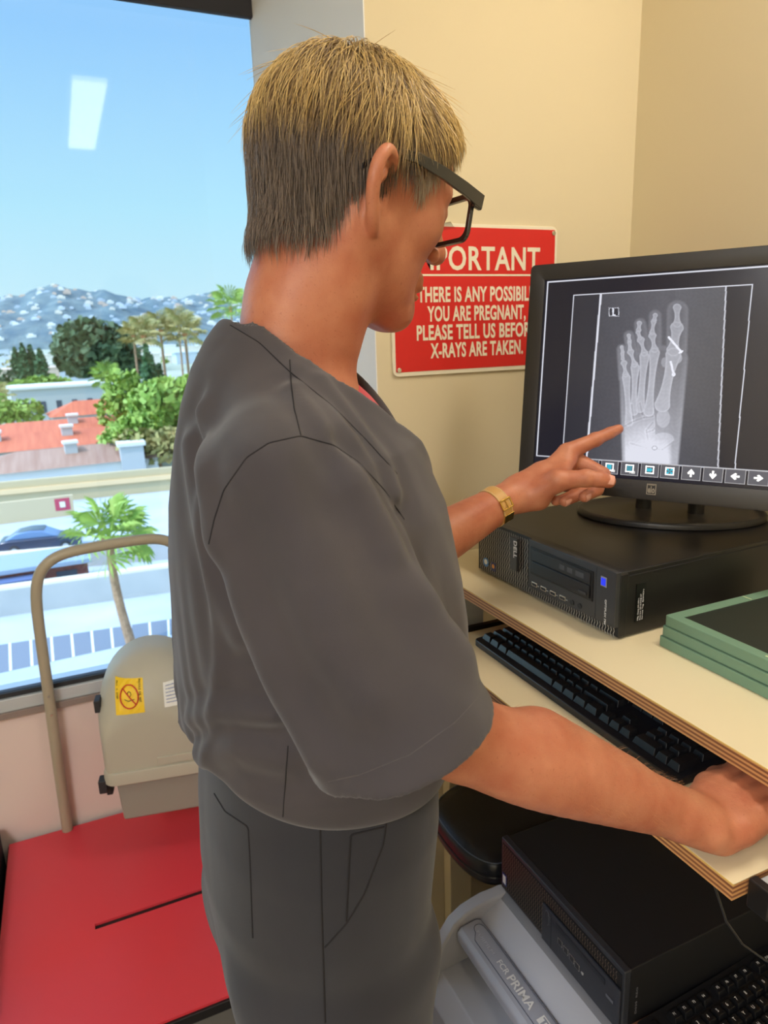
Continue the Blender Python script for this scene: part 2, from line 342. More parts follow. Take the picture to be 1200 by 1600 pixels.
# tan wall with red sign, lamp canopy
tw = thing('boundary_wall', 'tan boundary wall with a red sign behind the parked sedan', 'wall', (-2.77, 52.07, -10.00))
A = np.array((-6.06, 52.36, -10.00)); Bq = np.array((-0.43, 52.45, -10.00)); u = (Bq-A)/np.linalg.norm(Bq-A); n_ = np.array([-u[1], u[0], 0]); Lw = np.linalg.norm(Bq-A)
build(MB().slab(A, u, n_, (0, 0, 1), Lw, .3, 1.5), 'wall_face', m_tan, tw)
build(MB().slab(A - .02*n_ + u*Lw*.79 + (0, 0, .5), u, n_, (0, 0, 1), .95, .05, .85), 'notice_board', M('magenta_red', (190, 60, 88), .6), tw)
build(MB().slab(A - .06*n_ + u*(Lw*.79+.3) + (0, 0, .72), u, n_, (0, 0, 1), .35, .04, .4), 'notice_mark', m_signw, tw)
# long tan parapet in front of the tiled roofs
pp = thing('parapet', 'long beige parapet wall running below the orange tiled roofs', 'wall', (0.32, 60.63, -10.00))
A = np.array((-8.01, 58.45, -10.00)); Bq = np.array((8.35, 57.10, -10.00)); u = (Bq-A)/np.linalg.norm(Bq-A); n_ = np.array([-u[1], u[0], 0]); Lw = np.linalg.norm(Bq-A)
build(MB().slab(A, u, n_, (0, 0, 1), Lw, .5, 1.9), 'lower_face', M('muted_tan', (196, 176, 136), .85), pp)  # plain beige face, duller than the ledge
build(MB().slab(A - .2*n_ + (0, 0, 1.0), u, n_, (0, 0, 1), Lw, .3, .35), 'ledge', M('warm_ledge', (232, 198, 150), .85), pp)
# houses
def house(label, px, w, d, h, roofmat, wallmat, rise=1.1, yaw=0., chim=0, name='tiled_roof_house', wins=0, flat=False):
    px = np.array(px); t = thing(name, label, 'building', tuple(px))
    u = np.array([math.cos(yaw), math.sin(yaw), 0]); v = np.array([-u[1], u[0], 0])
    build(MB().slab(px, u, v, (0, 0, 1), w, d, h), 'walls', wallmat, t)
    o = px - .3*u - .3*v + (0, 0, h); W = w + .6; D_ = d + .6
    if flat:
        build(MB().slab(o, u, v, (0, 0, 1), W, D_, .35), 'roof', roofmat, t)
    else:
        q = min(D_/2, W/2)
        P = [o, o+u*W, o+u*W+v*D_, o+v*D_, o+u*q+v*D_/2+np.array([0, 0, rise]), o+u*(W-q)+v*D_/2+np.array([0, 0, rise])]
        build(MB().add(P, [(0, 1, 5, 4), (1, 2, 5), (2, 3, 4, 5), (3, 0, 4), (3, 2, 1, 0)]), 'roof', roofmat, t)
    for k in range(wins): build(MB().slab(px - .05*v + u*(w*(k+.7)/(wins+.6)) + (0, 0, h*.35), u, v, (0, 0, 1), w/(wins*3+1), .1, h*.3), 'window', m_win, t)
    for k in range(chim):
        c_ = px + u*(w*(k+.5)/chim) + v*d*.3 + (0, 0, h)
        ch = build(MB().slab(c_, u, v, (0, 0, 1), 1.0, .9, rise+.4), 'chimney', m_grey, t); build(MB().slab(c_ - .12*u - .12*v + (0, 0, rise+.4), u, v, (0, 0, 1), 1.24, 1.14, .22), 'chimney_cap', m_stucco, ch)
    return t
house('nearest brown tiled roof house with small white chimney behind the parapet', (-7.66, 63.58, -10.00), 14.5, 7, 1.7, m_tile2, m_stucco, 1.2, .08, 1)
house('orange tiled roof house right behind the brown roof with chimneys', (-10.04, 72.91, -10.00), 19, 9, 2.2, m_tile, m_grey, 1.1, .07, 3)
house('wide orange tiled house farther back with white roof edges', (-9.92, 81.95, -10.00), 20, 8, 2.4, m_tile, m_stucco, 1.2, .05, 1)
c1 = np.array((3.89, 63.66, -10.00))
tc_ = thing('chimney_stack', 'tall grey chimney stack with white cap at the right end of the roofs', 'chimney', tuple(c1))
build(MB().box(c1[0]-.2, c1[0]+1.7, c1[1], c1[1]+1.5, GZ, GZ+3.0), 'stack', m_grey, tc_); build(MB().box(c1[0]-.4, c1[0]+1.9, c1[1]-.2, c1[1]+1.7, GZ+3.0, GZ+3.3), 'cap', m_stucco, tc_)
c1 = np.array((4.13, 72.23, -10.00))
tc_ = thing('chimney_stack', 'smaller grey chimney stack behind the tall one, greenery around it', 'chimney', tuple(c1))
build(MB().box(c1[0], c1[0]+1.8, c1[1], c1[1]+1.5, GZ, GZ+3.5), 'stack', m_grey, tc_); build(MB().box(c1[0]-.2, c1[0]+2.0, c1[1]-.2, c1[1]+1.7, GZ+3.5, GZ+3.8), 'cap', m_stucco, tc_)
house('small grey house with an orange roof in front of the long white building', (-1.72, 96.12, -10.00), 10.5, 6, 3.0, m_tile, m_grey, 1.6, .1, 0, wins=2)
house('long white flat-roofed building with a row of small windows', (-7.21, 117.41, -10.00), 14.5, 9, 5.4, m_stucco, m_grey, 0, .12, 0, 'flat_roof_building', 6, True)
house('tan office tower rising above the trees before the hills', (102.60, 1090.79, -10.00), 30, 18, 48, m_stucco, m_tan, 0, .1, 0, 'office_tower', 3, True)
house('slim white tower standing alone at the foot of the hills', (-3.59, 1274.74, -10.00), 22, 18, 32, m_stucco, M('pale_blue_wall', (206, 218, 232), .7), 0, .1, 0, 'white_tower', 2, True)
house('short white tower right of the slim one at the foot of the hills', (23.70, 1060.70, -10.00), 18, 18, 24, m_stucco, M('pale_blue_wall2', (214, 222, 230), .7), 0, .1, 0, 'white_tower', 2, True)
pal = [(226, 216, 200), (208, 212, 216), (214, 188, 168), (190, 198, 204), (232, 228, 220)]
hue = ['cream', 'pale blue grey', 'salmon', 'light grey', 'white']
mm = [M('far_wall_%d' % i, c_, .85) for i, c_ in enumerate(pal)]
def cityb(x, y, w, d, h, m, lab, grp):
    o = build(MB().box(x, x+w, y, y+d, GZ, GZ+h).box(x-.02*w, x+w*1.02, y-.2, y+d, GZ+h, GZ+h+.06*h+.3), 'low_rise_building', m, None); tag(o, lab, 'building', grp); return o
CP = []
for i in range(400):
    y = random.uniform(230, 900); x = y*random.uniform(-.12, .30)
    if len(CP) > 44 or any(abs(x-a) < 44 and abs(y-b) < 24 for a, b in CP): continue
    CP.append((x, y))
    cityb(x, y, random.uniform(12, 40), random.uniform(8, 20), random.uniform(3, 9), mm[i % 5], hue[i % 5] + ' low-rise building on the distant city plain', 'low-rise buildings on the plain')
# hills
V = []; nx, ny = 120, 46
def hh(x, y):
    f = (y - 2400)/900.; r = max(0., min(1., f)); base = 40 + 175*r**.8
    az = x/y
    crest = np.interp(az, [-.3, -.054, -.011, .039, .099, .173, .228, .5], [.055, .064, .077, .069, .061, .063, .060, .06])/.07
    return GZ + r**.7*crest*(228 + 10*math.sin(x*.011) + 7*math.sin(x*.031+1) + 5*math.sin(x*.07)) + 14*math.sin(x*.013 + y*.011)*r*(1-r)*2 + 12*math.sin(x*.037 - y*.02)*r*(1-r)*2
for j in range(ny):
    for i in range(nx):
        y = 2400 + 980*j/(ny-1); x = -900 + 2400*i/(nx-1); V.append((x, y, hh(x, y)))
mb = MB().add(V, [(j*nx+i, j*nx+i+1, (j+1)*nx+i+1, (j+1)*nx+i) for j in range(ny-1) for i in range(nx-1)])
struct(mb, 'hills', M('haze_tinted_chaparral', (76, 98, 106), .95, var=(.02, (116, 130, 126)), bump=(.05, 1., 6)))  # distance haze is mixed into this bluish green hill colour
HP = []
for i in range(600):
    y = random.uniform(2450, 3300); x = y*random.uniform(-.07, .27); s = random.uniform(7, 17)
    if len(HP) > 190 or any(abs(x-a) < 52 and abs(y-b) < 20 for a, b in HP): continue
    HP.append((x, y))
    z = hh(x, y); o = build(MB().box(x, x+s*1.7, y-6, y+6, z-4, z+s*.42).box(x+s*.3, x+s*1.2, y-2, y+6, z+s*.42, z+s*.7), 'hillside_house', mm[(i*7) % 5], None, smooth=0)
    tag(o, 'tiny %s house scattered on the far hillside' % hue[(i*7) % 5], 'house', 'houses on the far hills')
# trees
def leaves(mb, c, r, n, s, squash=1.):
    c = np.array(c); r = np.array(r)
    d = rng.normal(size=(n, 3)); d /= np.linalg.norm(d, axis=1)[:, None]; d *= (rng.uniform(.55, 1.0, n)**.5)[:, None]
    for q in d:
        p = c + q*r; a = rng.normal(size=3); a /= np.linalg.norm(a); b = np.cross(a, rng.normal(size=3)); b /= np.linalg.norm(b); k = s*rng.uniform(.6, 1.3)
        mb.add([p - a*k - b*k*.6, p + a*k - b*k*.6, p + a*k + b*k*.6, p - a*k + b*k*.6], [(0, 1, 2, 3)])
def tree(label, base, h, w, m, n=900, name='tree', lobes=5, group=None, cat='tree'):
    base = np.array(base); t = thing(name, label, cat, tuple(base), group); mb = MB()
    for k in range(lobes):
        c = base + np.array([rng.uniform(-.3, .3)*w, rng.uniform(-.2, .2)*w, h*rng.uniform(.45, .8)])
        leaves(mb, c, (w*.34, w*.3, h*.26), n//lobes, w*.045)
    build(mb, 'foliage', m, t, smooth=0, fix=False); build(MB().tube([base, base + (0, 0, h*.6)], [w*.05, w*.03], 8), 'trunk', m_bark, t)
    return t
def cypress(label, base, h, w):
    base = np.array(base); t = thing('cypress_tree', label, 'tree', tuple(base), 'dark cypress trees'); mb = MB()
    for k in range(14):
        f = (k+.5)/14; leaves(mb, base + np.array([0, 0, h*f]), (w*.5*math.sin(math.pi*min(1, f*.8+.2))+.1, w*.4, h*.07), 60, w*.13)
    build(mb, 'foliage', m_leaf[3], t, smooth=0, fix=False); build(MB().tube([base, base + (0, 0, h*.5)], w*.08, 8), 'trunk', m_bark, t)
def palm(label, base, h, r, m, bend=0., fans=16, group=None, tr=.16, barktop=True):
    base = np.array(base); t = thing('palm_tree', label, 'palm tree', tuple(base), group)
    pts = [base + np.array([bend*math.sin(f*2.0), 0, h*f]) for f in np.linspace(0, 1, 9)]; top = pts[-1]
    build(MB().tube(pts, [tr*1.25 - .35*tr*f for f in np.linspace(0, 1, 9)], 10), 'trunk', m_bark, t)
    if barktop: build(MB().tube([pts[-2]*.35 + pts[-1]*.65, pts[-1]], [tr*1.2, tr*1.9], 10), 'boot_bark', m_barko, t)
    mb = MB()
    for k in range(fans):
        a = 2*math.pi*k*.382*2.618/1.0 + k*.3; el = math.radians(-35 + 115*((k*7) % fans)/fans)
        d = np.array([math.cos(a)*math.cos(el), math.sin(a)*math.cos(el), math.sin(el)]); c = top + d*r*.50
        side = np.cross(d, (0, 0, 1)); side /= np.linalg.norm(side) + 1e-9; upv = np.cross(side, d)
        mb.tube([top, c], .03, 4)
        nf = 13; prev = None
        for q in range(nf):
            b = math.radians(-100 + 200*q/(nf-1)); e_ = d*math.cos(b) + side*math.sin(b); e2 = d*math.cos(b+.11) + side*math.sin(b+.11); L = r*.56
            mb.add([c, c + e_*L*.75 + upv*.03*r, c + (e_+e2)/2*L - upv*.12*r, c + e2*L*.75 - upv*.03*r], [(0, 1, 2, 3)])
    build(mb, 'fronds', m, t, smooth=0, fix=False); return t
pb = np.array((1.1256, 27.2401, -10.0000)); 
palm('nearest palm tree with bright green fan fronds behind the window rail', pb, 4.55, 1.75, m_leaf[1], -.35, 26)
tree('large dark cedar tree left of the palm cluster', (6.37, 137.69, -10.00), 16.0, 14.5, m_leaf[0], 2600, 'cedar_tree', 9)
labs = ['tallest shaggy palm right of the cedar tree', 'second shaggy palm of the tall cluster', 'palm in the middle of the tall cluster', 'palm at the right edge of the tall cluster beside the man', 'small palm just left of the tall cypress', 'palm at the left edge of the window above the round bush', 'leaning palm at the back of the tall cluster', 'palm top peeping above the shoulder of the man']
for k, (u_, v_, h_, r_) in enumerate([(248, 700, 15.5, 2.7), (228, 690, 15.8, 2.6), (275, 700, 13.6, 2.7), (300, 705, 12.5, 3.0), (172, 650, 9.0, 3.2), (3, 690, 7.4, 3.4), (262, 660, 18.5, 3.3), (352, 640, 25.5, 3.4)]): pass
palm(labs[0], (8.33, 82.59, -10.00), 12.3, 2.4, m_leaf[2], .3, 22, 'tall palms'); palm(labs[1], (9.97, 110.88, -10.00), 12.6, 2.4, m_leaf[2], .2, 22, 'tall palms'); palm(labs[2], (11.13, 86.42, -10.00), 12.9, 2.4, m_leaf[2], -.2, 22, 'tall palms')
palm(labs[3], (13.19, 84.87, -10.00), 12.4, 2.6, m_leaf[2], .2, 22, 'tall palms'); palm(labs[4], (5.58, 107.07, -10.00), 6.9, 2.6, m_leaf[1], .1, 18); palm(labs[5], (-8.59, 108.46, -10.00), 5.0, 2.6, m_leaf[2], .1, 18)
palm(labs[6], (18.78, 126.39, -10.00), 14.0, 3.6, m_leaf[2], .2, 22, 'tall palms'); palm(labs[7], (26.38, 119.47, -10.00), 16.6, 4.0, m_leaf[1], .2, 18, 'tall palms')
cypress('tall dark cypress standing in front of the palms', (8.48, 79.79, -10.00), 11.0, 2.2); cypress('slimmer cypress right behind the tall cypress', (9.73, 81.56, -10.00), 9.0, 1.9)
for k, (a, b, h_) in enumerate([((-11.58, 235.07, -10.00), 'first of the dark cypresses left of the cedar', 11), ((-9.34, 229.00, -10.00), 'second of the dark cypresses left of the cedar', 12), ((-7.37, 230.19, -10.00), 'third of the dark cypresses left of the cedar', 11.5), ((-4.91, 223.91, -10.00), 'fourth of the dark cypresses, nearest the cedar', 10.5)]): cypress(b, a, h_, 3.6)
tree('round bright green tree in front of the white flat-roofed building', (-6.38, 99.64, -10.00), 5.2, 6.2, m_leaf[1], 900)
tree('broad green tree crown behind the white flat-roofed building', (-3.77, 146.93, -10.00), 6.4, 16, m_leaf[1], 1400)
tree('green tree at the far left edge behind the white building', (-12.28, 154.67, -10.00), 6.5, 12, m_leaf[0], 900)
tree('yellow green tree beside the grey chimney stacks', (5.65, 68.42, -10.00), 5.5, 6, m_leaf[1], 1100)
tree('green tree filling the gap between the palms and the cypress', (6.53, 83.92, -10.00), 8.5, 6.5, m_leaf[1], 1200)
tree('lush green tree at the foot of the tall palms', (10.14, 73.67, -10.00), 8.5, 8, m_leaf[1], 1500)
tree('olive bush at the right end of the tiled roofs', (7.01, 66.38, -10.00), 4.0, 6, m_leaf[2], 900, 'bush', cat='bush')
n_t = 0
for i in range(300):
    y = random.uniform(150, 760); x = y*random.uniform(-.12, .28)
    if n_t > 33 or any(a-14 < x < a+52 and abs(y-b) < 34 for a, b in CP): continue
    CP.append((x, y)); n_t += 1
    tree('leafy tree crown among the low-rise buildings of the plain', (x, y, GZ), random.uniform(6, 10), random.uniform(9, 18), m_leaf[i % 3], 220, 'tree', 3, 'trees on the distant plain')


# ================================================================ desk
dk = thing('computer_desk', 'cream laminate workstation with plywood edges carrying the monitor and keyboard', 'desk', (.80, .75, 0))
SX = .595
def layered(mb_name, x0, x1, y0, y1, z0, z1, parent):
    top = build(MB().box(x0, x1, y0, y1, z1-.0016, z1), mb_name, m_lam, parent, .0006, 2)
    n = 7; h = (z1 - .0016 - z0)/n
    a = MB(); b = MB()
    for k in range(n): (a if k % 2 == 0 else b).box(x0+.0006, x1-.0006, y0+.0006, y1-.0006, z0+k*h, z0+(k+1)*h)
    build(a, 'plywood_core', M('ply_light', (206, 152, 96), .6), top); build(b, 'plywood_core', M('ply_dark', (138, 88, 58), .6), top)
    build(MB().box(x0-.0004, x0+.002, y0, y1, z1-.0022, z1-.0004), 'edge_lip', m_edge, top)
layered('top_shelf', SX, 1.10, -.10, 1.1965, 1.143, 1.163, dk)
layered('keyboard_tray', .520, .90, .384, 1.005, 1.060, 1.080, dk)
build(MB().box(.535, .86, 1.008, 1.020, 1.062, 1.086), 'slide_rail', m_steel, dk, .001)
build(MB().box(.60, .64, 1.02, 1.045, 1.055, 1.143), 'bracket', m_alu, dk, .001)
build(MB().box(.548, .90, .362, .380, 1.052, 1.078), 'slide_rail', m_alu, dk, .002); build(MB().box(.538, .549, .359, .3825, 1.049, 1.081), 'rail_cap', m_black, dk, .002, 3)
build(MB().box(1.06, 1.10, -.08, 1.19, 0, 1.143), 'back_panel', m_lam, dk)
build(MB().box(.645, .70, 1.165, 1.195, 0, 1.143), 'leg', m_lam, dk, .002); build(MB().box(.66, .70, -.09, -.05, 0, 1.143), 'leg', m_lam, dk, .002)
build(MB().box(.545, 1.06, .26, .885, .225, .260), 'lower_shelf', m_lam, dk, .002)
for x, y in ((.56, .28), (.56, .86), (1.03, .28), (1.03, .86)): build(MB().box(x-.012, x+.012, y-.012, y+.012, 0, .225), 'leg', m_alu, dk)

# ================================================================ desktop computers
def grille_x(x, y0, y1, z0, z1, pitch, mat, parent, name='mesh_grille'):
    """perforated zigzag grille: short raised slanted bars over a dark recess"""
    mb = MB(); nz = int((z1-z0)/pitch); ny = int((y1-y0)/(pitch*1.15))
    for i in range(nz):
        for j in range(ny):
            y = y0 + (j+.5)*(y1-y0)/ny; z = z0 + (i+.5)*(z1-z0)/nz; sg_ = 1 if i % 2 else -1
            a = pitch*.50; b = pitch*.15
            mb.add([(x, y-b+sg_*a*.45, z-a), (x, y+b+sg_*a*.45, z-a), (x, y+b-sg_*a*.45, z+a), (x, y-b-sg_*a*.45, z+a)], [(0, 1, 2, 3)])
    return build(mb, name, mat, parent, smooth=0, fix=False)
def yaw_parts(t, ang, c):
    t.rotation_euler = (0, 0, ang)
d1 = thing('desktop_computer', 'black desktop computer lying flat under the monitor on the cream shelf', 'computer', (.671, .718, 1.163))
ox, oy, oz = .671, .718, 1.163
build(MB().box(ox+.016, ox+.408, oy, oy+.360, oz+.003, oz+.102), 'case', m_steel, d1, .002)
build(MB().box(ox+.020, ox+.40, oy-.0008, oy+.3608, oz+.094, oz+.0955), 'lid_seam', m_dark, d1)
fb = m_black; fbz = M('bezel_graphite', (52, 53, 56), .4)
build(MB().prism([(oy-.001, oz+.004), (oy+.361, oz+.004), (oy+.361, oz+.098), (oy+.358, oz+.102), (oy+.002, oz+.102), (oy-.001, oz+.098)], 0, ox+.004, ox+.018), 'front_bezel', fb, d1, .001)
build(MB().prism([(oy+.199, oz+.020), (oy+.200, oz+.103), (oy+.0, oz+.103), (oy+.0, oz+.020)], 0, ox-.004, ox+.006), 'drive_panel', fbz, d1, .0015)
def shade_strip(mb): return mb
grille_x(ox+.0025, oy+.202, oy+.354, oz+.005, oz+.098, .0054, m_grille, d1); grille_x(ox+.0025, oy+.004, oy+.202, oz+.003, oz+.0175, .0048, m_grille, d1)
bay = build(MB().box(ox-.0052, ox-.004, oy+.045, oy+.192, oz+.046, oz+.092), 'drive_bay', M('bay_black', (20, 20, 22), .3), d1)
build(MB().box(ox-.0066, ox-.0052, oy+.050, oy+.186, oz+.071, oz+.089), 'bay_cover', M('bay_cover_black', (34, 35, 38), .3), bay, .0008)
od = build(MB().box(ox-.0072, ox-.0052, oy+.050, oy+.186, oz+.049, oz+.069), 'optical_drive', M('drive_black', (28, 29, 32), .28), d1, .0008)
build(MB().box(ox-.0085, ox-.0072, oy+.055, oy+.072, oz+.053, oz+.057), 'eject_button', fbz, od, .0005)
for yy, w_ in ((oy+.112, .012), (oy+.094, .012), (oy+.072, .018)): build(MB().box(ox-.0068, ox-.0066, yy-w_/2, yy+w_/2, oz+.076, oz+.084), 'drive_mark', M('etched_mark', (70, 72, 76), .5), bay)
for k in range(4):
    y = oy + .182 - k*.0235; ub = build(MB().box(ox-.0046, ox-.004, y-.007, y+.007, oz+.026, oz+.033), 'usb_port', m_chrome, d1, .0004); build(MB().box(ox-.0048, ox-.0046, y-.0058, y+.0058, oz+.0268, oz+.0312), 'port_slot', m_dark, ub)
    text('\u2022<', 'usb_mark', m_inkw, d1, (ox-.0042, y-.0085, oz+.0275), (0, -1, 0), (0, 0, 1), .003, .003, .0002)
for y in (oy+.089, oy+.072): build(MB().disc((ox-.004, y, oz+.0295), (-1, 0, 0), .0042, .0012, 14), 'audio_jack', m_dark, d1)
pb_ = build(MB().box(ox-.0052, ox-.004, oy+.0175, oy+.0295, oz+.076, oz+.091), 'power_button', M('silver_ring', (150, 152, 158), .35), d1, .001)
build(MB().box(ox-.0058, ox-.0052, oy+.0190, oy+.0280, oz+.078, oz+.089), 'power_light', M('blue_glow', (30, 50, 220), .3, emit=((30, 50, 230), .8)), pb_, .0005)
build(MB().box(ox-.0042, ox-.0036, oy+.0385, oy+.0395, oz+.021, oz+.101), 'panel_gap', m_dark, d1)
bd = build(MB().box(ox-.004, ox+.004, oy+.232, oy+.252, oz+.036, oz+.094), 'badge_plate', M('badge_graphite', (62, 62, 62), .4), d1, .001)
text('DELL', 'logo', m_inkw, bd, (ox-.0045, oy+.2395, oz+.090), (0, 0, -1), (0, -1, 0), .030, .0088, .0004, .02)
text('OPTIPLEX 790', 'model_lettering', m_inkw, d1, (ox-.0045, oy+.0195, oz+.058), (0, 0, -1), (0, -1, 0), .038, .0034, .0003, .01)
build(MB().disc((ox+.0018, oy+.333, oz+.024), (-1, 0, 0), .0085, .0004, 24), 'blue_sticker', M('sticker_blue', (70, 130, 196), .4), d1); build(MB().disc((ox+.0014, oy+.333, oz+.025), (-1, 0, 0), .005, .0003, 18), 'sticker_ring', m_lbl, d1)
build(MB().box(ox+.0014, ox+.0018, oy+.302, oy+.316, oz+.014, oz+.030), 'small_sticker', M('sticker_navy', (48, 60, 110), .4), d1); build(MB().disc((ox+.0013, oy+.309, oz+.023), (-1, 0, 0), .004, .0003, 12), 'sticker_dot', M('sticker_orange', (224, 150, 60), .4), d1)
ad = build(MB().box(ox+.034, ox+.052, oy-.0012, oy, oz+.022, oz+.080), 'service_label', M('black_label', (16, 16, 16), .3), d1)
for k, tx in enumerate(('Service Tag  BJGHKV1', 'Express 25153408 57', 'Mfg. Date 09-2011')):
    text(tx, 'label_text', m_inkw, ad, (ox+.0445-.0042*k+.004, oy-.0013, oz+.024), (0, 0, 1), (-1, 0, 0), .046-.006*k, .0024, .0002)
d1.rotation_euler = (0, 0, math.radians(1.4))

# second computer below
d2 = thing('desktop_computer', 'black small form computer on the grey machine, under the keyboard tray', 'computer', (.585, .578, .652))
ox, oy, oz = .585, .578, .6535
build(MB().box(ox+.010, ox+.40, oy, oy+.294, oz+.002, oz+.100), 'case', M('matt_black_steel', (17, 18, 21), .6), d2, .002)
build(MB().box(ox, ox+.012, oy-.0015, oy+.2955, oz, oz+.102), 'front_bezel', M('bezel_dark', (44, 46, 52), .42), d2, .002)
m_gr2 = M('bronze_grille', (112, 98, 84), .4, .5)
build(MB().box(ox-.0008, ox+.001, oy+.003, oy+.291, oz+.006, oz+.094), 'grille_recess', M('recess_black', (12, 12, 14), .6), d2)
grille_x(ox-.0014, oy+.176, oy+.290, oz+.007, oz+.093, .0046, m_gr2, d2); grille_x(ox-.0014, oy+.010, oy+.176, oz+.072, oz+.093, .0046, m_gr2, d2)
pn = build(MB().box(ox-.0045, ox-.0010, oy+.001, oy+.174, oz+.002, oz+.070), 'port_panel', M('panel_navy', (40, 42, 50), .4), d2, .0012)
build(MB().box(ox-.0048, ox-.0045, oy+.1500, oy+.1508, oz+.003, oz+.069), 'panel_gap', m_dark, pn)
text('DELL', 'logo', M('logo_grey', (96, 98, 104), .3, .6), pn, (ox-.0048, oy+.158, oz+.060), (0, 0, -1), (0, -1, 0), .017, .0055, .0003, .01)
build(MB().tube([(ox-.0046, oy+.161+.006*math.cos(a), oz+.052+.013*math.sin(a)) for a in np.linspace(0, 2*math.pi, 25)], .0004, 5), 'logo_ring', M('logo_ring_grey', (90, 92, 98), .3, .6), pn)
for k, (y, z_) in enumerate(((.128, .040), (.114, .038), (.100, .036), (.088, .034))):
    u_ = build(MB().box(ox-.0050, ox-.0045, oy+y-.0055, oy+y+.0055, oz+z_-.010, oz+z_-.003+.004), 'usb_port', m_chrome, pn, .0004); build(MB().box(ox-.0053, ox-.0050, oy+y-.0044, oy+y+.0044, oz+z_-.009, oz+z_-.0005), 'port_slot', m_dark, u_)
build(MB().disc((ox-.0045, oy+.076, oz+.028), (-1, 0, 0), .003, .0006, 12), 'audio_jack', m_chrome, pn)
build(MB().box(ox-.0052, ox-.0045, oy+.030, oy+.140, oz+.052, oz+.062), 'optical_slot', M('slot_dark', (26, 28, 34), .35), pn, .0006)
build(MB().box(ox-.0056, ox-.0050, oy+.012, oy+.026, oz+.038, oz+.043), 'power_button', M('power_mark', (90, 92, 100), .3), pn)
st = build(MB().box(ox-.0022, ox-.0014, oy+.277, oy+.289, oz+.014, oz+.036), 'blue_sticker', M('sticker_deep_blue', (30, 52, 120), .4), d2); build(MB().box(ox-.0025, ox-.0022, oy+.279, oy+.287, oz+.017, oz+.033), 'sticker_face', m_lbl, st)
text('D03S  REG', 'side_print', M('dim_print', (110, 110, 114), .5), d2, (ox+.026, oy-.0006, oz+.020), (0, 0, 1), (-1, 0, 0), .045, .003, .0002)

# ================================================================ keyboards
KU = .01905
ROWS = [([1.25, 1.25, 1.25, 6.25, 1.25, 1.25, 1.25, 1.25], [1, 1, 1], [2, 1]), ([2.25] + [1]*10 + [2.75], [-1, 1, -1], [1, 1, 1]), ([1.75] + [1]*11 + [2.25], [], [1, 1, 1]),
        ([1.5] + [1]*12 + [1.5], [1, 1, 1], [1, 1, 1]), ([1]*13 + [2], [1, 1, 1], [1, 1, 1, 1]), ([1, -1, 1, 1, 1, 1, -.5, 1, 1, 1, 1, -.5, 1, 1, 1, 1], [1, 1, 1], [])]
def keyboard(label, o, u, v, kbd_mat, z0, slope=.06, legends=None, cat='keyboard'):
    """o: front-left corner, u along the rows (left to right), v towards the back"""
    o, u, v = [np.array(q, float) for q in (o, u, v)]; W = 22.5*KU + .014; Dp = 6.5*KU + .018
    t = thing('computer_keyboard', label, 'keyboard', tuple(o)); w = np.array([0, 0, 1.])
    P = [(0, 0, .004), (0, 0, .011), (0, Dp, .011 + slope*Dp), (0, Dp, .004)]
    base = MB(); n = 4; rc = .008
    out = rr(0, W, 0, Dp, rc, 4); base.add([o + a*u + b*v + w*.0 for a, b in out] + [o + a*u + b*v + w*(.011 + slope*b) for a, b in out],
        [list(range(len(out)))[::-1], list(range(len(out), 2*len(out)))] + [(i, (i+1) % len(out), len(out) + (i+1) % len(out), len(out) + i) for i in range(len(out))])
    bo = build(base, 'base', kbd_mat, t, .0015)
    leg = {}
    for r, (main, nav, num) in enumerate(ROWS):
        yb = .011 + r*KU + (.25*KU if r == 5 else 0)
        def row(x, ws, c0):
            c = c0
            for w_ in ws:
                if w_ > 0:
                    hgt = .0088 if w_ < 6 else .0088
                    tall = 1
                    if (r, c) in ((2, 203), (0, 202)): tall = 2
                    a0, a1, b0, b1 = x + .0008, x + w_*KU - .0008, yb + .0008, yb + tall*KU - .0008
                    zb = .011 + slope*(b0+b1)/2; i_ = .0024; j_ = .0038
                    Q = [(a0, b0, zb), (a1, b0, zb), (a1, b1, zb), (a0, b1, zb), (a0+i_, b0+j_, zb+hgt), (a1-i_, b0+j_, zb+hgt), (a1-i_, b1-.0014, zb+hgt+.0006), (a0+i_, b1-.0014, zb+hgt+.0006)]
                    build(MB().add([o + p[0]*u + p[1]*v + p[2]*w for p in Q], [(0, 3, 2, 1), (4, 5, 6, 7), (0, 1, 5, 4), (1, 2, 6, 5), (2, 3, 7, 6), (3, 0, 4, 7)]), 'key', m_key, t, .0007, 2)
                    leg[(r, c)] = ((a0+a1)/2, (b0+b1)/2, zb + hgt + .0004)
                    c += 1
                x += abs(w_)*KU
        row(.007, main, 0); row(.007 + 15.25*KU, nav, 100); row(.007 + 18.5*KU, num, 200)
        if r in (0, 2):
            c_ = 202 if r == 0 else 203
            row(.007 + 21.5*KU, [1], c_)
    if legends:
        for (r, c), s in legends.items():
            if (r, c) in leg:
                a, b, z = leg[(r, c)]
                text(s, 'key_legend', M('legend_grey', (236, 236, 236), .5) if 'legend_grey' not in bpy.data.materials else bpy.data.materials['legend_grey'], bo, o + (a-.004)*u + (b-.001)*v + w*(z+.0007), u, v + .04*w, None, .0050 if len(s) < 2 else .0038, .0001, 0, False, .8)
    return t
keyboard('black keyboard on the tray beneath the cream top shelf', (.581, .957, 1.080), (0, -1, 0), (1, 0, 0), M('keyboard_black', (24, 26, 32), .32), 1.08)
Lg = {(5, i+1): 'F%d' % (i+1) for i in range(12)}; Lg[(5, 0)] = 'Esc'
for i, s in enumerate('`1234567890-='): Lg[(4, i)] = s
for i, s in enumerate('QWERTYUIOP[]'): Lg[(3, i+1)] = s
for i, s in enumerate("ASDFGHJKL;'"): Lg[(2, i+1)] = s
for i, s in enumerate('ZXCVBNM,./'): Lg[(1, i+1)] = s
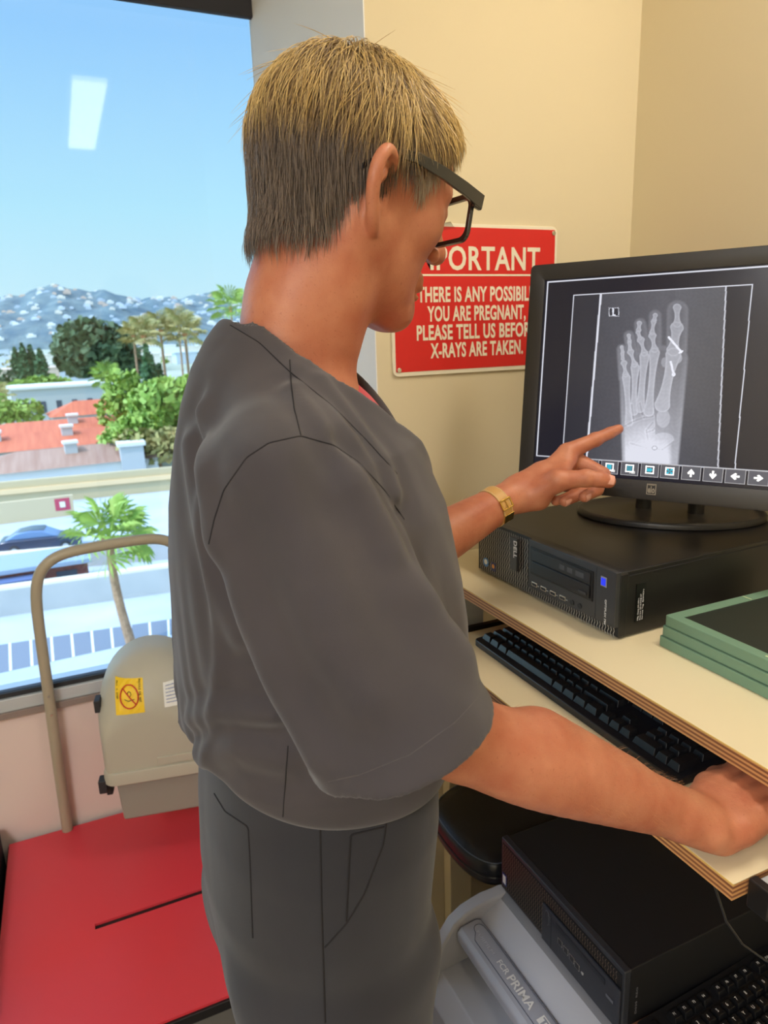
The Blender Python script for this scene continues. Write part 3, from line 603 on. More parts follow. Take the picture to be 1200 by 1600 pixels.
keyboard('second black keyboard with grey lettering, low beside the lower computer', (.606, .428, .6512), (.9994, .035, 0), (-.035, .9994, 0), M('keyboard_black_matt', (22, 23, 26), .5), .65, .05, Lg)

# ================================================================ monitor
Pc = np.array((.8259, .8367, 1.5400)); Pe = np.array((.5312, -.8473, 0)); Pu = np.array((.1014, .0636, .9928)); Pn = np.array((-.8412, -.5274, .1197))
def PL(a, b, n=0.): return Pc + a*Pe + b*Pu + n*Pn
mo = thing('monitor', 'black touch monitor showing a foot x-ray, standing on the flat computer', 'monitor', (.955, .915, 1.265))
m_bez = M('monitor_bezel', (44, 42, 40), .38, bump=(900, .06, .0003))
mb = MB()
def ring(mb, o0, o1, i0, i1, n0, n1):   # rectangular frame
    (a0, b0), (a1, b1) = o0, o1; (c0, d0), (c1, d1) = i0, i1
    for x0, x1, y0, y1 in ((a0, c0, b0, b1), (c1, a1, b0, b1), (c0, c1, b0, d0), (c0, c1, d1, b1)):
        mb.slab(PL(x0, y0, n0), Pe, Pu, Pn, x1-x0, y1-y0, n1-n0)
    return mb
build(MB().oprism(rr(-.203, .237, -.207, .161, .008), PL(0, 0, -.034), Pe, Pu, Pn, .030), 'back_shell', m_bez, mo, .006, 3)
out = rr(-.203, .237, -.207, .161, .008, 5); inn = rr(-.1795, .2115, -.1775, .1370, .0015, 5); n = len(out)
V = [PL(a, b, -.004) for a, b in out] + [PL(a, b, .007) for a, b in out] + [PL(a, b, .0075) for a, b in [(x*.985+.0003, y*.985) for x, y in out]] + [PL(a, b, .0030) for a, b in inn] + [PL(a, b, -.004) for a, b in inn]
F = [(k*n+i, k*n+(i+1) % n, (k+1)*n+(i+1) % n, (k+1)*n+i) for k in range(4) for i in range(n)] + [(4*n+i, 4*n+(i+1) % n, (i+1) % n, i) for i in range(n)]
build(MB().add(V, F), 'front_bezel', m_bez, mo, smooth=40)
# x-ray picture on the screen, drawn as a colour field on a fine grid
m_scr = bpy.data.materials.new('lit_screen'); m_scr.use_nodes = True; nt = m_scr.node_tree; b = nt.nodes['Principled BSDF']
at_ = nt.nodes.new('ShaderNodeAttribute'); at_.attribute_name = 'picture'; nt.links.new(at_.outputs['Color'], b.inputs['Emission Color']); b.inputs['Emission Strength'].default_value = 1.0
b.inputs['Base Color'].default_value = (.006, .006, .007, 1); b.inputs['Roughness'].default_value = .22; b.inputs['Specular IOR Level'].default_value = .35
def seg2(X, Y, x0, y0, x1, y1, r0, r1):
    dx, dy = x1-x0, y1-y0; t = np.clip(((X-x0)*dx + (Y-y0)*dy)/(dx*dx+dy*dy+1e-9), 0, 1)
    return np.hypot(X-x0-t*dx, Y-y0-t*dy) - (r0 + (r1-r0)*t), t
def xray(a, b):
    H = [3914.0859, 275.0611, 632.0, -282.4942, -4223.9518, 520.0, -0.5034, -0.1365]
    w_ = H[6]*a + H[7]*b + 1; X = (H[0]*a + H[1]*b + H[2])/w_; Y = (H[3]*a + H[4]*b + H[5])/w_
    g = np.full(a.shape, .010)
    il = np.interp(Y, [78, 1110], [312, 222]); ir = np.interp(Y, [38, 1130], [1098, 1048]); ol = np.interp(Y, [90, 1080], [146, 76]); orr = np.interp(Y, [20, 1136], [1262, 1156])
    frame = (X > ol) & (X < orr) & (b > -.1495) & (b < .1105)
    g = np.where(frame, .022 + .012*np.sin(X*.004), g)
    img = (X > il) & (X < ir) & (b > -.1495) & (b < .1105)
    vg = .055 + .035*np.clip(1 - np.abs(X - 700)/450, 0, 1) - .018*np.clip((Y-500)/700, -1, 1)*(X > 780)
    g = np.where(img, vg, g)
    # soft tissue
    d = np.full(a.shape, 1e3)
    for s in ((795, 185, 790, 420, 66, 64), (655, 215, 650, 440, 37, 44), (562, 268, 585, 440, 37, 42), (492, 340, 525, 500, 33, 40), (448, 425, 470, 600, 32, 42), (480, 600, 498, 1120, 46, 48),
              (600, 560, 620, 1120, 130, 130), (770, 480, 715, 1120, 88, 84), (700, 520, 640, 900, 120, 120)):
        e_, _ = seg2(X, Y, *s); d = np.where(d < 900, np.minimum(d, e_), e_)
    soft = np.clip(.5 - d/16, 0, 1); tis = .11 + .20*np.clip((Y - 300)/800, 0, 1)**1.3 + .05*np.clip((d+40)/40, 0, 1)
    g = np.where(img, g*(1-soft) + soft*tis, g)
    # bones: (x0,y0,x1,y1, end radius, waist radius)
    B = [(792, 165, 792, 262, 26, 15), (790, 292, 768, 425, 40, 25), (768, 462, 700, 768, 46, 28), (655, 212, 650, 238, 16, 12), (645, 252, 636, 318, 18, 11), (638, 342, 650, 420, 25, 12), (650, 446, 615, 812, 32, 19),
         (556, 262, 552, 300, 17, 11), (548, 318, 560, 352, 15, 11), (566, 368, 586, 444, 24, 11), (588, 470, 560, 790, 30, 19), (490, 338, 494, 368, 14, 10), (494, 382, 498, 420, 14, 11), (502, 442, 525, 515, 22, 10), (530, 540, 520, 810, 28, 16),
         (446, 410, 452, 440, 12, 10), (450, 450, 452, 482, 13, 11), (460, 512, 470, 578, 21, 11), (474, 602, 492, 880, 26, 17)]
    acc = np.zeros(a.shape)
    for x0, y0, x1, y1, re, rw in B:
        e_, t = seg2(X, Y, x0, y0, x1, y1, 0, 0); R_ = (rw + (re-rw)*np.abs(2*t-1)**2.2)*1.12; e_ = e_ - R_
        m_ = np.clip(.5 - e_/7, 0, 1); edge = np.exp(-((e_+5)/6)**2); acc = np.maximum(acc, m_*(.27 + .10*np.clip((Y-200)/600, 0, 1) + .07*edge))
    for cx, cy, rx, ry, v_ in ((714, 505, 24, 34, .20), (785, 478, 42, 40, .26), (705, 855, 48, 66, .30), (705, 985, 76, 46, .34)):
        q = np.sqrt(((X-cx)/rx)**2 + ((Y-cy)/ry)**2); m_ = np.clip((1.08-q)*4, 0, 1); acc = np.maximum(acc, m_*(v_ + .06 + .05*np.exp(-((q-.93)/.06)**2)))
    tz = np.interp(Y, [740, 840, 940, 1020, 1110], [0, .29, .40, .48, .60])*np.clip((800 - X)/70, 0, 1)*np.clip(-d/22, 0, 1)*np.where(X > 655, np.clip((Y-930)/60, .35, 1), 1)
    acc = np.maximum(acc, tz)
    for P_ in (((462, 905), (520, 872), (585, 850), (640, 842)), ((600, 942), (640, 930), (662, 905), (655, 800)), ((500, 1010), (600, 1040), (700, 1050), (770, 1000)), ((560, 760), (575, 830)), ((508, 770), (520, 860)), ((640, 880), (600, 930), (610, 990))):
        for (x0, y0), (x1, y1) in zip(P_[:-1], P_[1:]):
            e_, _ = seg2(X, Y, x0, y0, x1, y1, 0, 0); acc = acc*(1 - .16*np.exp(-(e_/5)**2)) + .05*np.exp(-((e_-9)/4)**2)*(acc > .2)
    g = np.where(img, np.maximum(g, acc), g)
    glow = np.clip((Y - 780)/330, 0, 1)*np.clip(1 - np.abs(X-610)/190, 0, 1); g = np.where(img & (d < 0), g + .22*glow, g)
    for x0, y0, x1, y1, r in ((740, 348, 818, 440, 7), (752, 502, 770, 578, 7), (806, 446, 826, 434, 5)):
        e_, _ = seg2(X, Y, x0, y0, x1, y1, r, r); g = np.where(e_ < 0, .92, g)
    e_ = np.abs(np.hypot(X-770, Y-580) - 9) - 4; g = np.where(e_ < 0, .92, g)
    n1 = .5 + .5*np.sin(X*.11 + 3*np.sin(Y*.05))*np.sin(Y*.13 + 2*np.sin(X*.07)); g = np.where(img, g*(.95 + .10*n1), g)
    # marker L
    box = (np.abs(X-397) < 33) & (np.abs(Y-190) < 28); bd_ = box & ((np.abs(np.abs(X-397)-30) < 3.2) | (np.abs(np.abs(Y-190)-25.5) < 3)) & (np.sin((X+Y)*.55) > -.2)
    Lm = ((np.abs(X-392) < 5) & (Y > 166) & (Y < 214)) | ((X > 386) & (X < 408) & (Y > 206) & (Y < 215)); g = np.where(box, .03, g); g = np.where(bd_ | Lm, .85, g)
    # white lines
    def ln(m, v=.78): nonlocal g; g = np.where(m, v, g)
    vis = (b > -.1495) & (b < .1105)
    ln((np.abs(X-ol) < 3.4) & vis); ln((np.abs(X-orr) < 3.4) & vis); ln((np.abs(X-il-3) < 6.5) & vis, .62); ln((np.abs(X-ir) < 5) & vis, .5)
    ln((np.abs(b-.1105) < .0009) & (X > ol-3) & (X < orr+3)); ln((np.abs(b-.134) < .0009) & (a > -.175) & (a < .209)); ln((np.abs(b+.1505) < .0010) & (a > -.176) & (a < .209), .55)
    ln((np.abs(a+.175) < .0009) & (b < .135) & (b > -.1505)); ln((np.abs(a-.2085) < .0009) & (b < .135) & (b > -.1505))
    hx = (np.abs(X-650) < 15) & (Y < 1034) & (Y > 1010) & (np.sin(X*.85) > -.1); hp_ = ((X-651)/16)**2 + ((Y-1040)/13)**2; g = np.where(hx, .8, g); g = np.where(np.abs(hp_-.85) < .3, .35, g); g = np.where(hp_ < .6, .85, g)
    g = np.where(img & (g < .84), np.minimum(g*1.35, .80), g)
    col = np.stack([g*.93 + .004, g*.95 + .003, g*1.06 + .010], -1)
    return col
na, nbb = 560, 450
ga = np.linspace(-.1793, .2113, na); gb = np.linspace(-.1773, .1368, nbb); GA, GB = np.meshgrid(ga, gb, indexing='ij')
co = (Pc[None, None] + GA[..., None]*Pe + GB[..., None]*Pu).reshape(-1, 3)
ii = np.arange(na*nbb).reshape(na, nbb); Fq = np.stack([ii[:-1, :-1], ii[1:, :-1], ii[1:, 1:], ii[:-1, 1:]], -1).reshape(-1, 4)
so = np_mesh('screen', co, Fq, m_scr, mo, 0)
ca = so.data.color_attributes.new('picture', 'FLOAT_COLOR', 'POINT'); cc = np.ones((na*nbb, 4), np.float32); cc[:, :3] = xray(GA, GB).reshape(-1, 3); ca.data.foreach_set('color', cc.ravel())
# button bar
def em(name, rgb, s=1.): return M(name, rgb, .5, emit=(rgb, s))
e_btn = em('button_face', (70, 72, 82), .9); e_rim = em('button_rim', (150, 152, 160), .9); e_w = em('icon_white', (240, 244, 246), 1.); e_c = em('icon_cyan', (40, 150, 176), 1.); e_k = em('button_dark', (18, 18, 22), .6)
cx = [-.082, -.0510, -.0195, .0112, .0407, .0714, .1019, .1320, .1622, .192]; cb = -.1612
for k, a in enumerate(cx):
    hw_ = .0136
    bt = build(MB().slab(PL(a-hw_, cb-.0107, .0001), Pe, Pu, Pn, 2*hw_, .0214, .0004), 'screen_button', e_rim, so, smooth=0)
    def q(mb, a0, a1, b0, b1, n_=.0008): return mb.slab(PL(a+a0, cb+b0, n_), Pe, Pu, Pn, a1-a0, b1-b0, .0002)
    build(q(MB(), -hw_+.0008, hw_-.0008, -.0098, .0098, .0006), 'screen_button_face', e_btn, so, smooth=0)
    if k in (1, 2, 3, 4):
        mb = MB(); 
        for r_ in ((-.0065, .0065, .0048, .0065), (-.0065, .0065, -.0055, -.0038), (-.0065, -.0048, -.0055, .0065), (.0048, .0065, -.0055, .0065)): q(mb, *r_)
        if k in (1, 2): text('100', 'button_icon', e_w, so, PL(a+.001, cb-.0075, .0012), Pe, Pu, .0078, .0042, .0001)
        build(mb, 'button_icon', e_w, so, smooth=0)
        mc = MB()
        if k == 1: q(mc, -.004, .003, -.003, .0042)
        if k == 2:
            for i in range(3):
                for j in range(3): q(mc, -.0036+.0026*i, -.0018+.0026*i, -.0030+.0026*j, -.0012+.0026*j)
        if k == 3: mc.oprism([(-.0044, -.0022), (.001, -.0022), (.001, -.0034), (.0044, .0005), (.001, .0042), (.001, .0028), (-.0044, .0028)], PL(a, cb, .0009), Pe, Pu, Pn, .0002)
        if k == 4:
            for sx_, sy_ in ((1, 1), (1, -1), (-1, 1), (-1, -1)): mc.oprism([(0, 0), (sx_*.0045, sy_*.0015), (sx_*.0045, sy_*.0042), (sx_*.002, sy_*.0042)], PL(a, cb+.0005, .0009), Pe, Pu, Pn, .0002)
        build(mc, 'button_icon', e_c, so, smooth=0)
    if k >= 5:
        R_ = {5: 90, 6: -90, 7: 180, 8: 0, 9: 0}[k]; r_ = math.radians(R_); pol = [(-.0058, -.0014), (-.0002, -.0014), (-.0022, -.0038), (.0004, -.0050), (.0064, 0), (.0004, .0050), (-.0022, .0038), (-.0002, .0014), (-.0058, .0014)]
        build(MB().oprism([(x*math.cos(r_) - y*math.sin(r_), x*math.sin(r_) + y*math.cos(r_)) for x, y in pol], PL(a, cb, .0009), Pe, Pu, Pn, .0003), 'button_icon', e_w, so, smooth=0)
# maker's mark on the lower bezel
mk = M('logo_silver', (168, 160, 146), .4, .3)
build(MB().slab(PL(.0105, -.1975, .0071), Pe, Pu, Pn, .0012, .0150, .0006).slab(PL(.0235, -.1975, .0071), Pe, Pu, Pn, .0012, .0150, .0006).slab(PL(.0105, -.1985, .0071), Pe, Pu, Pn, .0142, .0010, .0006).slab(PL(.0105, -.1828, .0071), Pe, Pu, Pn, .0142, .0010, .0006), 'logo_frame', mk, mo, smooth=0)
text('elo', 'logo', mk, mo, PL(.0125, -.1955, .0074), Pe, Pu, .0102, .0100, .0005, .03)
build(MB().slab(PL(.0125, -.1840, .0074), Pe, Pu, Pn, .0098, .0008, .0005), 'logo', mk, mo, smooth=0)
# stand: dished base, two posts and hinge
bc = np.array((.968, .918, 1.2665)); eu = np.array((.766, -.643, 0)); ev = np.array((.643, .766, 0))
mb = MB(); rings = [(1.0, 0), (1.0, .006), (.985, .0095), (.955, .0105), (.93, .0080), (.5, .0075), (.01, .0075)]; nn = 64; V = []
for s_, z_ in rings:
    for k in range(nn): a = 2*math.pi*k/nn; V.append(bc + s_*(.160*math.cos(a)*eu + .108*math.sin(a)*ev) + (0, 0, z_))
F = [(j*nn+k, j*nn+(k+1) % nn, (j+1)*nn+(k+1) % nn, (j+1)*nn+k) for j in range(len(rings)-1) for k in range(nn)] + [list(range(nn))[::-1], list(range((len(rings)-1)*nn, len(rings)*nn))]
build(MB().add(V, F), 'stand_base', m_bez, mo, smooth=50)
for s_ in (-.045, .045):
    p0 = bc + s_*Pe + (0, 0, .006); p1 = PL(.017 + s_, -.06, -.045)
    build(MB().tube([p0, p0 + (0, 0, .05), p1*.6 + (p0+(0, 0, .05))*.4, p1], [.014, .013, .012, .012], 14), 'stand_post', m_bez, mo, smooth=60)
build(MB().tube([PL(-.05, -.06, -.045), PL(.085, -.06, -.045)], .016, 16), 'hinge', m_bez, mo, .002)
build(MB().tube([PL(.19, -.15, -.03), PL(.19, -.19, -.07), bc + .16*eu + (0, 0, .03), np.array((1.09, .84, 1.272)), np.array((1.098, .95, 1.27))], .0035, 8), 'cable', m_dark, mo, smooth=180)

# ================================================================ green cassettes
for k, (dx, dy) in enumerate(((.0, .0), (.002, -.001), (.004, -.002))):
    lab = ['lowest green x-ray cassette of the stack beside the upper computer', 'middle green x-ray cassette of the stack', 'top green x-ray cassette with black face on the stack'][k]
    x0, y1, z0 = .714+dx*1.4, .680+dy*1.5, 1.1632 + .0153*k
    t = thing('xray_cassette', lab, 'cassette', (x0, y1, z0), 'green x-ray cassettes'); x1 = x0+.30; y0 = y1-.354
    out = rr(x0, x1, y0, y1, .004, 4); inn = rr(x0+.017, x1-.017, y0+.017, y1-.017, .002, 4); n = len(out)
    V = [(a, b, z0) for a, b in out] + [(a, b, z0+.0145) for a, b in out] + [(a, b, z0+.0145) for a, b in inn] + [(a, b, z0+.0128) for a, b in inn]
    F = [list(range(n))[::-1]] + [(j*n+i, j*n+(i+1) % n, (j+1)*n+(i+1) % n, (j+1)*n+i) for j in range(3) for i in range(n)] + [[3*n+i for i in range(n)]]
    build(MB().add(V, F), 'frame', m_green, t, .0008, 2)
    build(MB().oprism(rr(x0+.0165, x1-.0165, y0+.0165, y1-.0165, .002, 4), (0, 0, z0+.0127), (1, 0, 0), (0, 1, 0), (0, 0, 1), .0006), 'face', m_cassface, t)
    if k == 2:
        mk2 = M('pale_mark', (214, 226, 178), .5)
        build(MB().box(x0+.0075, x0+.0105, y1-.225, y1-.150, z0+.0146, z0+.0148), 'edge_mark', mk2, t); build(MB().box(x0+.001, x0+.0165, y1-.187, y1-.1855, z0+.0146, z0+.0148), 'centre_tick', mk2, t)
        build(MB().box(x0+.149, x0+.1505, y1-.0165, y1-.001, z0+.0146, z0+.0148), 'centre_tick', mk2, t)

# ================================================================ plate reader (grey machine)
fc = thing('xray_plate_reader', 'large pale grey plate reader with a sloped front below the lower computer', 'plate reader', (.75, .58, .260))
hood = [(.552, .260), (1.055, .260), (1.055, .650), (.600, .650), (.570, .643), (.548, .628), (.530, .618), (.530, .540), (.44, .520), (.44, .262)]
def pxz(poly, y0, y1): return MB().prism([(z, x) for x, z in poly], 1, y0, y1)
build(pxz([(.60, .262), (1.055, .262), (1.055, .650), (.597, .650)], .30, .866), 'housing', m_fcr, fc, .004)
build(pxz([(.596, .300), (.596, .6475), (.575, .6435), (.552, .632), (.534, .6175), (.540, .30)], .30, .866), 'hood', m_fcr, fc, .002)
build(pxz([(.593, .645), (.603, .6512), (.603, .655), (.580, .6478), (.574, .6445)], .30, .866), 'hood_band', m_fcrdark, fc, .001)
bar = build(pxz([(.535, .612), (.531, .624), (.521, .628), (.492, .624), (.484, .617), (.484, .600), (.492, .592), (.535, .592)], .30, .856), 'brand_bar', M('bar_grey', (168, 172, 186), .38), fc, .004, 3)
build(MB().tube([(.5265, y, .6285) for y in (.34, .82)] + [(.522+.010*math.cos(a)-.0055, .832+.013*math.sin(a)*1-.001, .6280) for a in np.linspace(0, math.pi, 9)] + [(.4985, y, .6255) for y in (.82, .34)], .0006, 5), 'groove', M('groove_grey', (96, 100, 116), .6), bar)
ub = (.0, -1, 0); vb = (.99, 0, .12)
text('FUJIFILM', 'small_lettering', M('pale_lettering', (196, 200, 210), .4), bar, (.508, .832, .6272), ub, vb, .050, .0052, .0004)
text('FCR', 'lettering', m_inkw, bar, (.5065, .768, .6272), ub, vb, .026, .0090, .0004, .01)
text('PRIMA', 'lettering', m_inkw, bar, (.5045, .737, .6270), ub, vb, .060, .0130, .0004, .015)
tb = build(MB().slab((.505, .661, .6268), ub, vb, (-.12, 0, .99), .018, .014, .0004), 'logo_square', m_inkw, bar, smooth=0)
text('T', 'lettering', M('bar_letter_grey', (150, 154, 168), .4), bar, (.5065, .658, .6274), ub, vb, .012, .0105, .0004, .03)
build(pxz([(.536, .30), (.536, .592), (.512, .592), (.508, .30)], .30, .856), 'slot_recess', M('dark_slot_plastic', (58, 60, 68), .6), fc)  # dark grey plastic below the brand bar
build(pxz([(.52, .30), (.52, .552), (.455, .545), (.428, .512), (.424, .30)], .30, .866), 'apron', m_fcr, fc, .003)
build(MB().box(.4545, .5205, .7195, .7205, .548, .5535).box(.4545, .5205, .6995, .7005, .548, .5535), 'panel_gap', m_dark, fc)
cheek = [(.592, .262), (.592, .650), (.546, .650), (.507, .641), (.482, .627), (.462, .600), (.445, .562), (.431, .520), (.424, .480), (.424, .262)]
for y0, y1 in ((.858, .884), (.276, .302)): build(pxz(cheek, y0, y1), 'side_cheek', m_fcr, fc, .005, 3)
for x in (.48, 1.0):
    for y in (.33, .83): build(MB().disc((x, y, .2601), (0, 0, 1), .018, .004, 14), 'foot', m_dark, fc)
# brown mat strip between machine and computer
tag(build(MB().box(.6045, .99, .572, .862, .6508, .6530), 'wooden_board', M('brown_board', (128, 84, 64), .6)), 'thin brown board lying under the lower black computer', 'board')
# ================================================================ stool
stl = thing('stool', 'black leather padded stool seat between the machine and the wall', 'stool', (.70, 1.03, 0))
o_ = [(.562, 1.090), (.556, 1.02), (.560, .955), (.580, .912), (.610, .898), (.86, .900), (.90, .93), (.905, 1.13), (.87, 1.16), (.70, 1.155), (.60, 1.13)]
def closed(poly, k=3):
    A_ = np.array(poly)
    for _ in range(k):
        B_ = np.roll(A_, -1, 0); A_ = np.stack([A_*.75 + B_*.25, A_*.25 + B_*.75], 1).reshape(-1, 2)
    return A_
sp = closed(o_, 3); c_ = sp.mean(0); n = len(sp); V = []; lv = [(.93, .620), (.985, .624), (1.0, .634), (1.0, .650), (.985, .662), (.95, .668), (.8, .672), (.4, .676)]
for s_, z_ in lv: V += [(*(c_ + (p - c_)*s_), z_) for p in sp]
F = [(j*n+i, j*n+(i+1) % n, (j+1)*n+(i+1) % n, (j+1)*n+i) for j in range(len(lv)-1) for i in range(n)] + [list(range(n))[::-1], [(len(lv)-1)*n+i for i in range(n)]]
se = build(MB().add(V, F), 'seat', m_leather, stl, smooth=70)
build(MB().tube([(*(c_ + (p - c_)*.965), .6675) for p in sp] + [(*(c_ + (sp[0] - c_)*.965), .6675)], .0011, 5), 'stitching', M('blue_grey_thread', (86, 96, 112), .6), se)
build(MB().tube([(*(c_ + (p - c_)*1.0), .6415) for p in sp] + [(*(c_ + (sp[0] - c_)*1.0), .6415)], .0022, 6), 'piping', m_leather, se)
build(MB().box(.62, .84, .96, 1.10, .605, .621), 'seat_plate', m_steel, stl, .003)
build(MB().tube([(.73, 1.03, .07), (.73, 1.03, .61)], .022, 16), 'column', m_chrome, stl)
for k in range(5):
    a = 2*math.pi*k/5+.6; p = (.73+.14*math.cos(a), 1.03+.14*math.sin(a), .055)
    lg = build(MB().tube([(.73, 1.03, .075), p], [.016, .010], 8), 'leg', m_steel, stl); build(MB().ball((p[0], p[1], .0245), (.022, .022, .024), 12, 8), 'caster', m_dark, lg)
# thin cable hanging from the tray
tag(build(MB().tube([(0.5327, 0.4200, 1.0585), (0.5408, 0.4168, 1.0345), (0.5610, 0.4179, 0.9892), (0.5887, 0.4170, 0.9486), (0.6245, 0.4141, 0.9135), (0.8330, 0.5181, 0.7000)], .0013, 6), 'thin_cable', m_black, None, smooth=180), 'thin black cable drooping from under the keyboard tray', 'cable')

# ================================================================ x-ray unit at the window
xb = thing('xray_platform', 'red topped x-ray foot platform with tube handrail below the window', 'platform', (.15, 1.50, 0))
pl0, pl1, pn0, pn1, pz = -.286, .505, 1.163, 1.852, .340
mb = MB()
sl0, sl1, sy0, sy1 = -.094, .40, 1.455, 1.472
for r_ in ((pl0, sl0, pn0, pn1), (sl1, pl1, pn0, pn1), (sl0, sl1, pn0, sy0), (sl0, sl1, sy1, pn1)): mb.box(r_[0], r_[1], r_[2], r_[3], pz-.006, pz)
build(mb, 'red_top', m_rubberred, xb)
build(MB().box(sl0, sl1, sy0, sy1, pz-.030, pz-.007), 'slot_liner', M('slot_taupe', (120, 112, 96), .6), xb)
build(MB().box(pl0-.004, pl1+.004, pn0-.006, pn1+.002, pz-.028, pz-.0062), 'rim', M('rim_black', (22, 20, 22), .5), xb, .002)
build(MB().box(pl0+.012, pl1-.012, pn0+.004, pn1-.012, .02, pz-.028), 'cabinet', M('cabinet_grey', (104, 102, 98), .5), xb, .004)
build(MB().box(.1985, .1995, pn0, sy0, pz-.0005, pz+.0003), 'seam', M('seam_red', (190, 44, 56), .6), xb)
rp = [np.array(p) for p in ((-.146, 1.845, .330), (-.142, 1.842, .55), (-.137, 1.838, .73), (-.134, 1.834, .90), (-.130, 1.832, 1.00), (-.118, 1.830, 1.058), (-.090, 1.829, 1.092), (-.045, 1.828, 1.108), (.03, 1.828, 1.112), (.10, 1.828, 1.114), (.165, 1.828, 1.112), (.205, 1.829, 1.094), (.228, 1.830, 1.055), (.236, 1.832, 1.0), (.240, 1.838, .73), (.244, 1.845, .330))]
rl = build(MB().tube(smoothpath(rp), .0135, 14), 'handrail', m_rail, xb, smooth=60)
for z in (.742, .690): build(MB().disc((-.137, 1.8245, z), (0, -1, 0), .003, .0015, 10), 'screw', m_chrome, rl)
# tube head box, tilted, hung on the rail
th = thing('xray_tube_head', 'grey domed x-ray tube head with yellow warning sticker above the red platform', 'x-ray tube head', (.13, 1.66, .62))
HO = np.array((.0, 0., 0.)); 
o0 = np.array((-0.0098, 1.6000, 0.4892)); hu = np.array((0.1985, 1.5600, 0.5168)) - o0; hu[2] = 0; hu = hu/np.linalg.norm(hu); hv = np.cross((0, 0, 1), hu); hw_ = np.array((0, 0, 1.))
up_ = np.array((-0.0199, 1.6200, 0.8581)) - np.array((-0.0264, 1.6000, 0.4950))
def TH(a, b, c): return o0 + a*hu + b*hv + c*hw_
def thslab(mb, a0, a1, b0, b1, c0, c1, ta=0, tb=0):
    P = [TH(a0+ta, b0+tb, c0), TH(a1-ta, b0+tb, c0), TH(a1-ta, b1, c0), TH(a0+ta, b1, c0), TH(a0, b0, c1), TH(a1, b0, c1), TH(a1, b1, c1), TH(a0, b1, c1)]
    return mb.add(P, [(0, 3, 2, 1), (4, 5, 6, 7), (0, 1, 5, 4), (1, 2, 6, 5), (2, 3, 7, 6), (3, 0, 4, 7)])
build(thslab(MB(), .0, .300, 0, .17, 0, .105, .006), 'lower_tray', m_beigedark, th, .006, 3)
ro = rr(-.026, .316, -.016, .185, .030, 6)
mb = MB(); n = len(ro); lv = [(.105, .985), (.105, 1.), (.130, 1.), (.137, .985)]
cx_, cy_ = .145, .085; V = []
for z_, s_ in lv: V += [TH(cx_+(a-cx_)*s_, cy_+(b-cy_)*s_, z_) for a, b in ro]
F = [(j*n+i, j*n+(i+1) % n, (j+1)*n+(i+1) % n, (j+1)*n+i) for j in range(3) for i in range(n)] + [list(range(n))[::-1], [3*n+i for i in range(n)]]
build(MB().add(V, F), 'rim', m_beigeplast, th, .003, 3)
# domed cover: flat lower front, hooded slope above it
V = []; na_ = 44; N_ = 12
def archpt(t, a0, a1, spring, apex):
    if t < .28: return (a0, .135 + (spring-.135)*t/.28)
    if t > .72: return (a1, .135 + (spring-.135)*(1-t)/.28)
    q = math.pi*(1 - (t-.28)/.44); return ((a0+a1)/2 + (a1-a0)/2*math.cos(q), spring + (apex-spring)*math.sin(q))
def hood(k, t):     # k 0..1 from the flat front to the outer arch
    q = k*math.pi/2; f = math.sin(q)
    a, c = archpt(t, -.008 - .024*f, .195 + .024*f, .200 + .050*f, .255 + .142*f)
    return a, -.010 + .125*(1-math.cos(q)), c
for j in range(N_+1): V += [TH(a, b_, c) for a, b_, c in [hood(j/N_, k/na_) for k in range(na_+1)]]
for b_ in (.150, .168): V += [TH(a, b_, c) for a, q_, c in [hood(1, k/na_) for k in range(na_+1)]]
n = na_+1; nl = N_+3; F = [(j*n+i, j*n+i+1, (j+1)*n+i+1, (j+1)*n+i) for j in range(nl-1) for i in range(n-1)] + [list(range(n))[::-1], [(nl-1)*n+i for i in range(n)]] + [((j+1)*n, (j+1)*n+n-1, j*n+n-1, j*n) for j in range(nl-1)]
cov = build(MB().add(V, F), 'domed_cover', m_beigeplast, th, smooth=60)
def front(a, c, e_=.0):
    """point on the hood above/in front of plan position a, height c"""
    best = None
    for j in range(0, 61):
        k = j/60; a0_, b_, _ = hood(k, 0); f = math.sin(k*math.pi/2); aa0, aa1, sp, ap = -.008 - .024*f, .195 + .024*f, .200 + .050*f, .255 + .142*f
        cx0 = (aa0+aa1)/2; q = 1 - ((a-cx0)/((aa1-aa0)/2))**2
        top = sp + (ap-sp)*math.sqrt(max(0, q))
        if top >= c: best = b_; break
    if best is None: best = b_
    return TH(a, best - e_*.8, c + e_*.6)
def sticker(name, mat, parent, a0, a1, c0, c1, e_, shear=0.):
    P = []; nn_ = 8
    for j in range(nn_+1):
        for i in range(nn_+1): P.append(front(a0 + (a1-a0)*i/nn_, c0 + (c1-c0)*j/nn_, e_))
    return build(MB().add(P, [(j*(nn_+1)+i, j*(nn_+1)+i+1, (j+1)*(nn_+1)+i+1, (j+1)*(nn_+1)+i) for j in range(nn_) for i in range(nn_)]), name, mat, parent, smooth=0)
ys = sticker('warning_sticker', M('sticker_yellow', (236, 196, 26), .5), cov, .022, .086, .280, .352, .0014)
cc_ = (.054, .316); mb = MB(); R_ = [front(cc_[0]+.020*math.cos(a), cc_[1]+.024*math.sin(a), .0034) for a in np.linspace(0, 2*math.pi, 29)]; mb.tube(R_, .0015, 6)
mb.tube([front(cc_[0]-.014, cc_[1]+.0165, .0034), front(cc_[0], cc_[1], .0034), front(cc_[0]+.014, cc_[1]-.0165, .0034)], .0014, 6); build(mb, 'prohibition_ring', M('sticker_red', (200, 52, 44), .5), cov)
mb = MB(); mb.tube([front(cc_[0]+q*.011, cc_[1]+p, .0022) for q, p in ((-1, -.004), (-.2, -.008), (1, -.005))], .0008, 5).tube([front(cc_[0]+.004*math.cos(a), cc_[1]+.006+.005*math.sin(a), .0022) for a in np.linspace(0, 6.28, 13)], .0009, 5); build(mb, 'seated_figure_mark', m_ink, cov)
